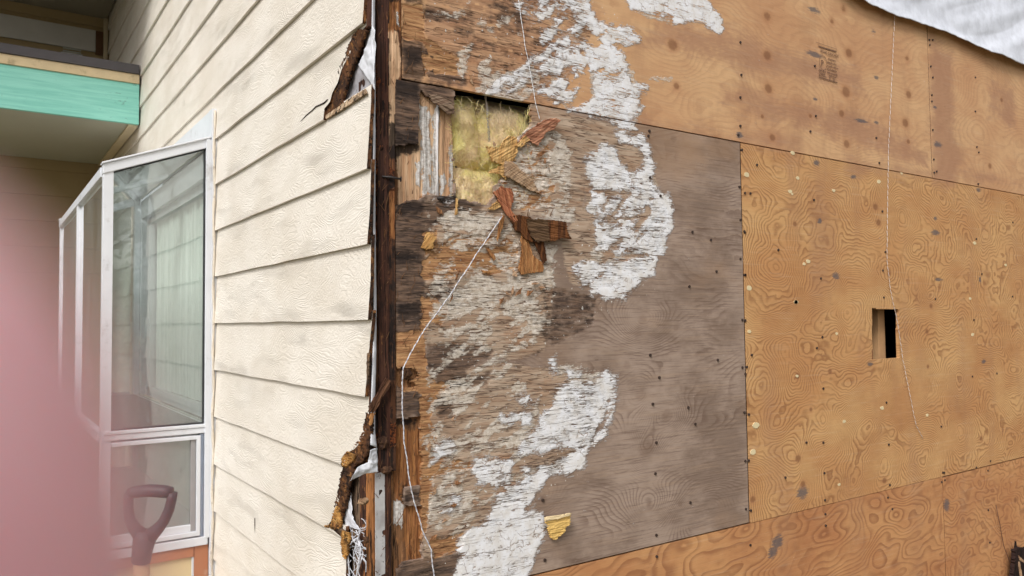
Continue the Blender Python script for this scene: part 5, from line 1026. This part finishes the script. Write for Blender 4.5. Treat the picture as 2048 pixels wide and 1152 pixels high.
box('soffit_panel', -3.2, -.03, 2.5, 4.334, 2.148, 2.16, plain('shaded_soffit', lin(158, 152, 138), .7, .2, .05, 4), eave, 0); box('roof_block', -3.2, -.031, 2.45, 4.5, 2.161, 2.5, M['soffit'], eave, 0)

# ================================================================== LOOSE HOUSE WRAP HANGING OVER THE SHEETS
hw = wrap_mat('wrinkled_white_house_wrap', (.83, .86, .95, 1))
lowl = [(1640,-60),(1700,-12),(1722,0),(1737,9),(1760,20),(1789,31),(1825,43),(1862,56),(1890,66),(1914,76),(1940,88),(1966,101),(2005,116),(2048,133),(2090,150),(2150,175)]
A_ = [right(a, b, -.020) for a, b in lowl]; B_ = [np.array([p[0] + .12, -.012, 2.55]) for p in A_]
def wrapd(U, Vv, P):
    s = U.shape; x = P[..., 0].ravel(); z = P[..., 2].ravel(); t = z - .35 * x
    n = .014 * np.abs(fbm(t * 3.4, (x + .4 * z) * .9, 2, 601)) + .0055 * fbm(t * 9, x * 1.6, 2, 605) + .0006 * fbm(x * 60, z * 4, 2, 609)
    o = np.zeros(s + (3,)); o[..., 1] = -n.reshape(s) - .006 * np.exp(-Vv / .02); o[..., 2] = (.006 * fbm(x * 9, x * 0, 3, 611)).reshape(s) * np.exp(-Vv / .03); return o
tag(loft('house_wrap_sheet', A_, B_, 420, 220, hw, None, wrapd, (0, .0015, 0)), 'wrinkled white house wrap sheet hanging over the top right plywood', 'house wrap')

# ================================================================== DARK TIMBER AT THE LOWER RIGHT
tim = thing('burnt_timber', 'dark charred timber end leaning at the bottom right corner', 'timber', tuple(right(2060, 1160, -.05)))
m9 = S('charred_timber', lin(58, 40, 36), lin(30, 22, 20), 1.2)
shard([(2031,1100),(2040,1096),(2060,1098),(2090,1110),(2100,1260),(2020,1260),(2027,1150)], [-.04,-.05,-.05,-.05,-.06,-.06,-.04], .03, m9, None, parent=tim, name='charred_block', rag=.004)
shard([(2032,1082),(2036,1100),(2030,1100)], -.03, .01, m9, None, parent=tim, name='sliver')
shard([(2038,1112),(2056,1128),(2056,1132),(2040,1120)], -.09, .004, m3, None, parent=tim, name='sliver'); shard([(2037,1124),(2040,1124),(2046,1160),(2042,1160)], -.09, .004, m3, None, parent=tim, name='sliver')

# ================================================================== SPADE
def campt(px, py, d): return CAM + ray(px, py) * d
DS = 1.78
sp = thing('garden_spade', 'garden spade with a black D-grip and wooden shaft standing before the window', 'spade', (campt(285, 1100, DS)[0], campt(285, 1100, DS)[1], GROUND))
M['grip'] = plain('dull_black_plastic', lin(62, 52, 58), .5, .4, .1, 40)
M['ash'] = plain('pale_ash_shaft', lin(206, 168, 124), .6, .3, .12, 30)
M['steel'] = plain('worn_steel', lin(90, 90, 92), .4, .5, .2, 20, 0, metal=.7)
b = Bag(); P_ = lambda l: [campt(x, y, DS) for x, y in l]
b.tube(P_([(258,987),(266,984),(300,981),(330,983),(343,985)]), [.011, .013, .0145, .0145, .013], 12)
b.tube(P_([(344,985),(343,1000),(338,1020),(328,1042),(315,1058),(300,1072)]), [.0125, .011, .0115, .012, .014, .018], 12)
b.tube(P_([(258,986),(257,1000),(257,1020),(260,1040),(270,1058),(284,1072)]), [.011, .0105, .011, .012, .014, .018], 12)
b.tube(P_([(292,1062),(289,1080),(285,1100),(282,1124)]), [.02, .025, .0225, .0205], 14); b.build('grip', M['grip'], sp, True)
top_ = campt(282, 1122, DS); bot = np.array([top_[0] + .05, top_[1] - .03, GROUND + .28])
b = Bag(); b.tube([top_, (top_ + bot) / 2, bot], .0172, 14); b.build('shaft', M['ash'], sp, True)
b = Bag(); b.tube([bot + [0, 0, .12], bot, bot - [0, 0, .06]], [.02, .021, .012], 12)
bw = [(-.085, .0), (-.09, -.02), (-.088, -.2), (-.05, -.27), (0, -.29), (.05, -.27), (.088, -.2), (.09, -.02), (.085, 0)]
V = [bot + np.array([x, .012 * (x / .09) ** 2 - .004, z]) for x, z in bw] + [bot + np.array([x, .012 * (x / .09) ** 2 - .001, z]) for x, z in bw]
n = len(bw); b.add([tuple(v) for v in V], [tuple(range(n)), tuple(range(2 * n - 1, n - 1, -1))] + [((i + 1) % n, i, i + n, (i + 1) % n + n) for i in range(n)]); b.build('blade', M['steel'], sp)

# ================================================================== GROUND AND PLANTING BEHIND THE VIEWER
g = G('bare_soil_and_gravel'); n = g.noise(g.tc, 3, 6, .7); col = g.mix(g.st(n, .35, .65), lin(120, 104, 86), lin(86, 92, 60)); col = g.mix(g.st(g.noise(g.tc, 90, 3), .55, .7), col, lin(150, 140, 128))
M['soil'] = g.finish(col, .95, g.bump(g.noise(g.tc, 60, 4), .6, .01), .1)
me = mesh('ground', [(-150, -150, GROUND), (150, -150, GROUND), (150, 150, GROUND), (-150, 150, GROUND)], [(0, 1, 2, 3)], M['soil']); tag(me, kind='structure')
M['leaf'] = plain('evergreen_foliage', (.045, .075, .035, 1), .7, .3, .4, 3); M['bark'] = plain('grey_bark', (.09, .07, .055, 1), .9, .1, .2, 8, .01)
def tree(x, y, h, r, seed, label):
    rs_ = np.random.RandomState(seed); t_ = thing('evergreen_tree', label, 'tree', (x, y, GROUND), 'trees across the yard'); b = Bag(); b.tube([(x, y, GROUND), (x + .1, y, GROUND + h * .5), (x, y, GROUND + h * .95)], [.22, .13, .02], 9)
    N = 9000; hh = rs_.rand(N) ** .8; R_ = r * (1 - hh * .9) * np.sqrt(rs_.rand(N)) * (1 + .35 * np.sin(hh * 40 + seed)); a = rs_.rand(N) * 2 * PI
    C_ = np.stack([x + R_ * np.cos(a), y + R_ * np.sin(a), GROUND + .8 + hh * (h - .8)], 1); keep = fbm(C_[:, 0] * 1.3, C_[:, 2] * 1.5, 2, seed) > -.25; C_ = C_[keep]; N = len(C_)
    D1 = rs_.normal(0, .10, (N, 3)); D2 = rs_.normal(0, .08, (N, 3)); V = np.stack([C_, C_ + D1, C_ + D2], 1).reshape(-1, 3); T = np.arange(N * 3).reshape(-1, 3)
    for k in range(14):
        zz_ = GROUND + .9 + k * h * .055; aa = k * 2.4; rr = r * .7 * (1 - k / 15); b.tube([(x, y, zz_), (x + rr * math.cos(aa), y + rr * math.sin(aa), zz_ + .25)], [.05, .012], 5)
    b.build('trunk', M['bark'], t_, True); mesh_np('crown', V, np.zeros((0, 4), int), M['leaf'], t_, False, T=T)
tree(.6, -8.5, 7.5, 1.9, 3, 'dark evergreen tree across the yard, seen only mirrored in the window glass'); tree(3.9, -10.5, 6, 1.6, 5, 'broad evergreen tree across the yard, right of the taller one')

# ================================================================== FINGER OVER THE LENS
hand = thing('hand', 'pink out-of-focus fingertip of the hand holding the camera, over the left edge', 'hand', tuple(CAM + R @ np.array([-.05, .10, .005])))
g = G('skin'); n = g.noise(g.tc, 120, 4); n2 = g.noise(g.tc, 900, 3)
M['skin'] = g.finish(g.mix(g.st(n, .3, .7), lin(246, 198, 204), lin(236, 178, 186)), .5, g.bump(n2, .3, .0002), .35, Subsurface_Weight=.6, Subsurface_Radius=(.012, .006, .005), Subsurface_Scale=1.0)
def cv(x, y, z): return CAM + R @ np.array([x, y, z])
def skin(name, pts, rad, edges, parent):
    me = bpy.data.meshes.new(name); me.from_pydata([tuple(cv(*p)) for p in pts], edges, []); me.materials.append(M['skin'])
    o = link(bpy.data.objects.new(name, me), parent); m = o.modifiers.new('skin', 'SKIN'); me.skin_vertices.new() if not me.skin_vertices else None
    for i, r in enumerate(rad): me.skin_vertices[0].data[i].radius = (r, r)
    me.skin_vertices[0].data[0].use_root = True; m.use_smooth_shade = True
    s = o.modifiers.new('subsurf', 'SUBSURF'); s.levels = 2; s.render_levels = 2; return o
pts = [(-.060, .115, .030), (-.046, .085, .022), (-.034, .055, .016), (-.0250, .026, .0125), (-.0165, .0096, .0124), (-.0206, -.0046, .0140)]
rad = [.020, .0165, .0150, .0138, .0130, .0120]; edges = [(i, i + 1) for i in range(5)]
pts += [(-.085, .150, .040), (-.112, .205, .050)]; rad += [.024, .027]; edges += [(0, 6), (6, 7)]
for k, (dx, dy, dz) in enumerate(((-.030, -.028, .020), (-.052, -.012, .032), (-.070, .006, .044))):
    q = len(pts); bx, by, bz = -.070 - .006 * k, .125 + .012 * k, .034 + .008 * k
    pts += [(bx + dx * .5, by + dy * .5 - .01, bz + dz * .4), (bx + dx, by + dy - .016, bz + dz * .6), (bx + dx * .9 + .012, by + dy - .03, bz + dz * .7)]; rad += [.011, .0095, .0085]; edges += [(0 if k == 0 else 6, q), (q, q + 1), (q + 1, q + 2)]
skin('hand_skin', pts, rad, edges, hand)
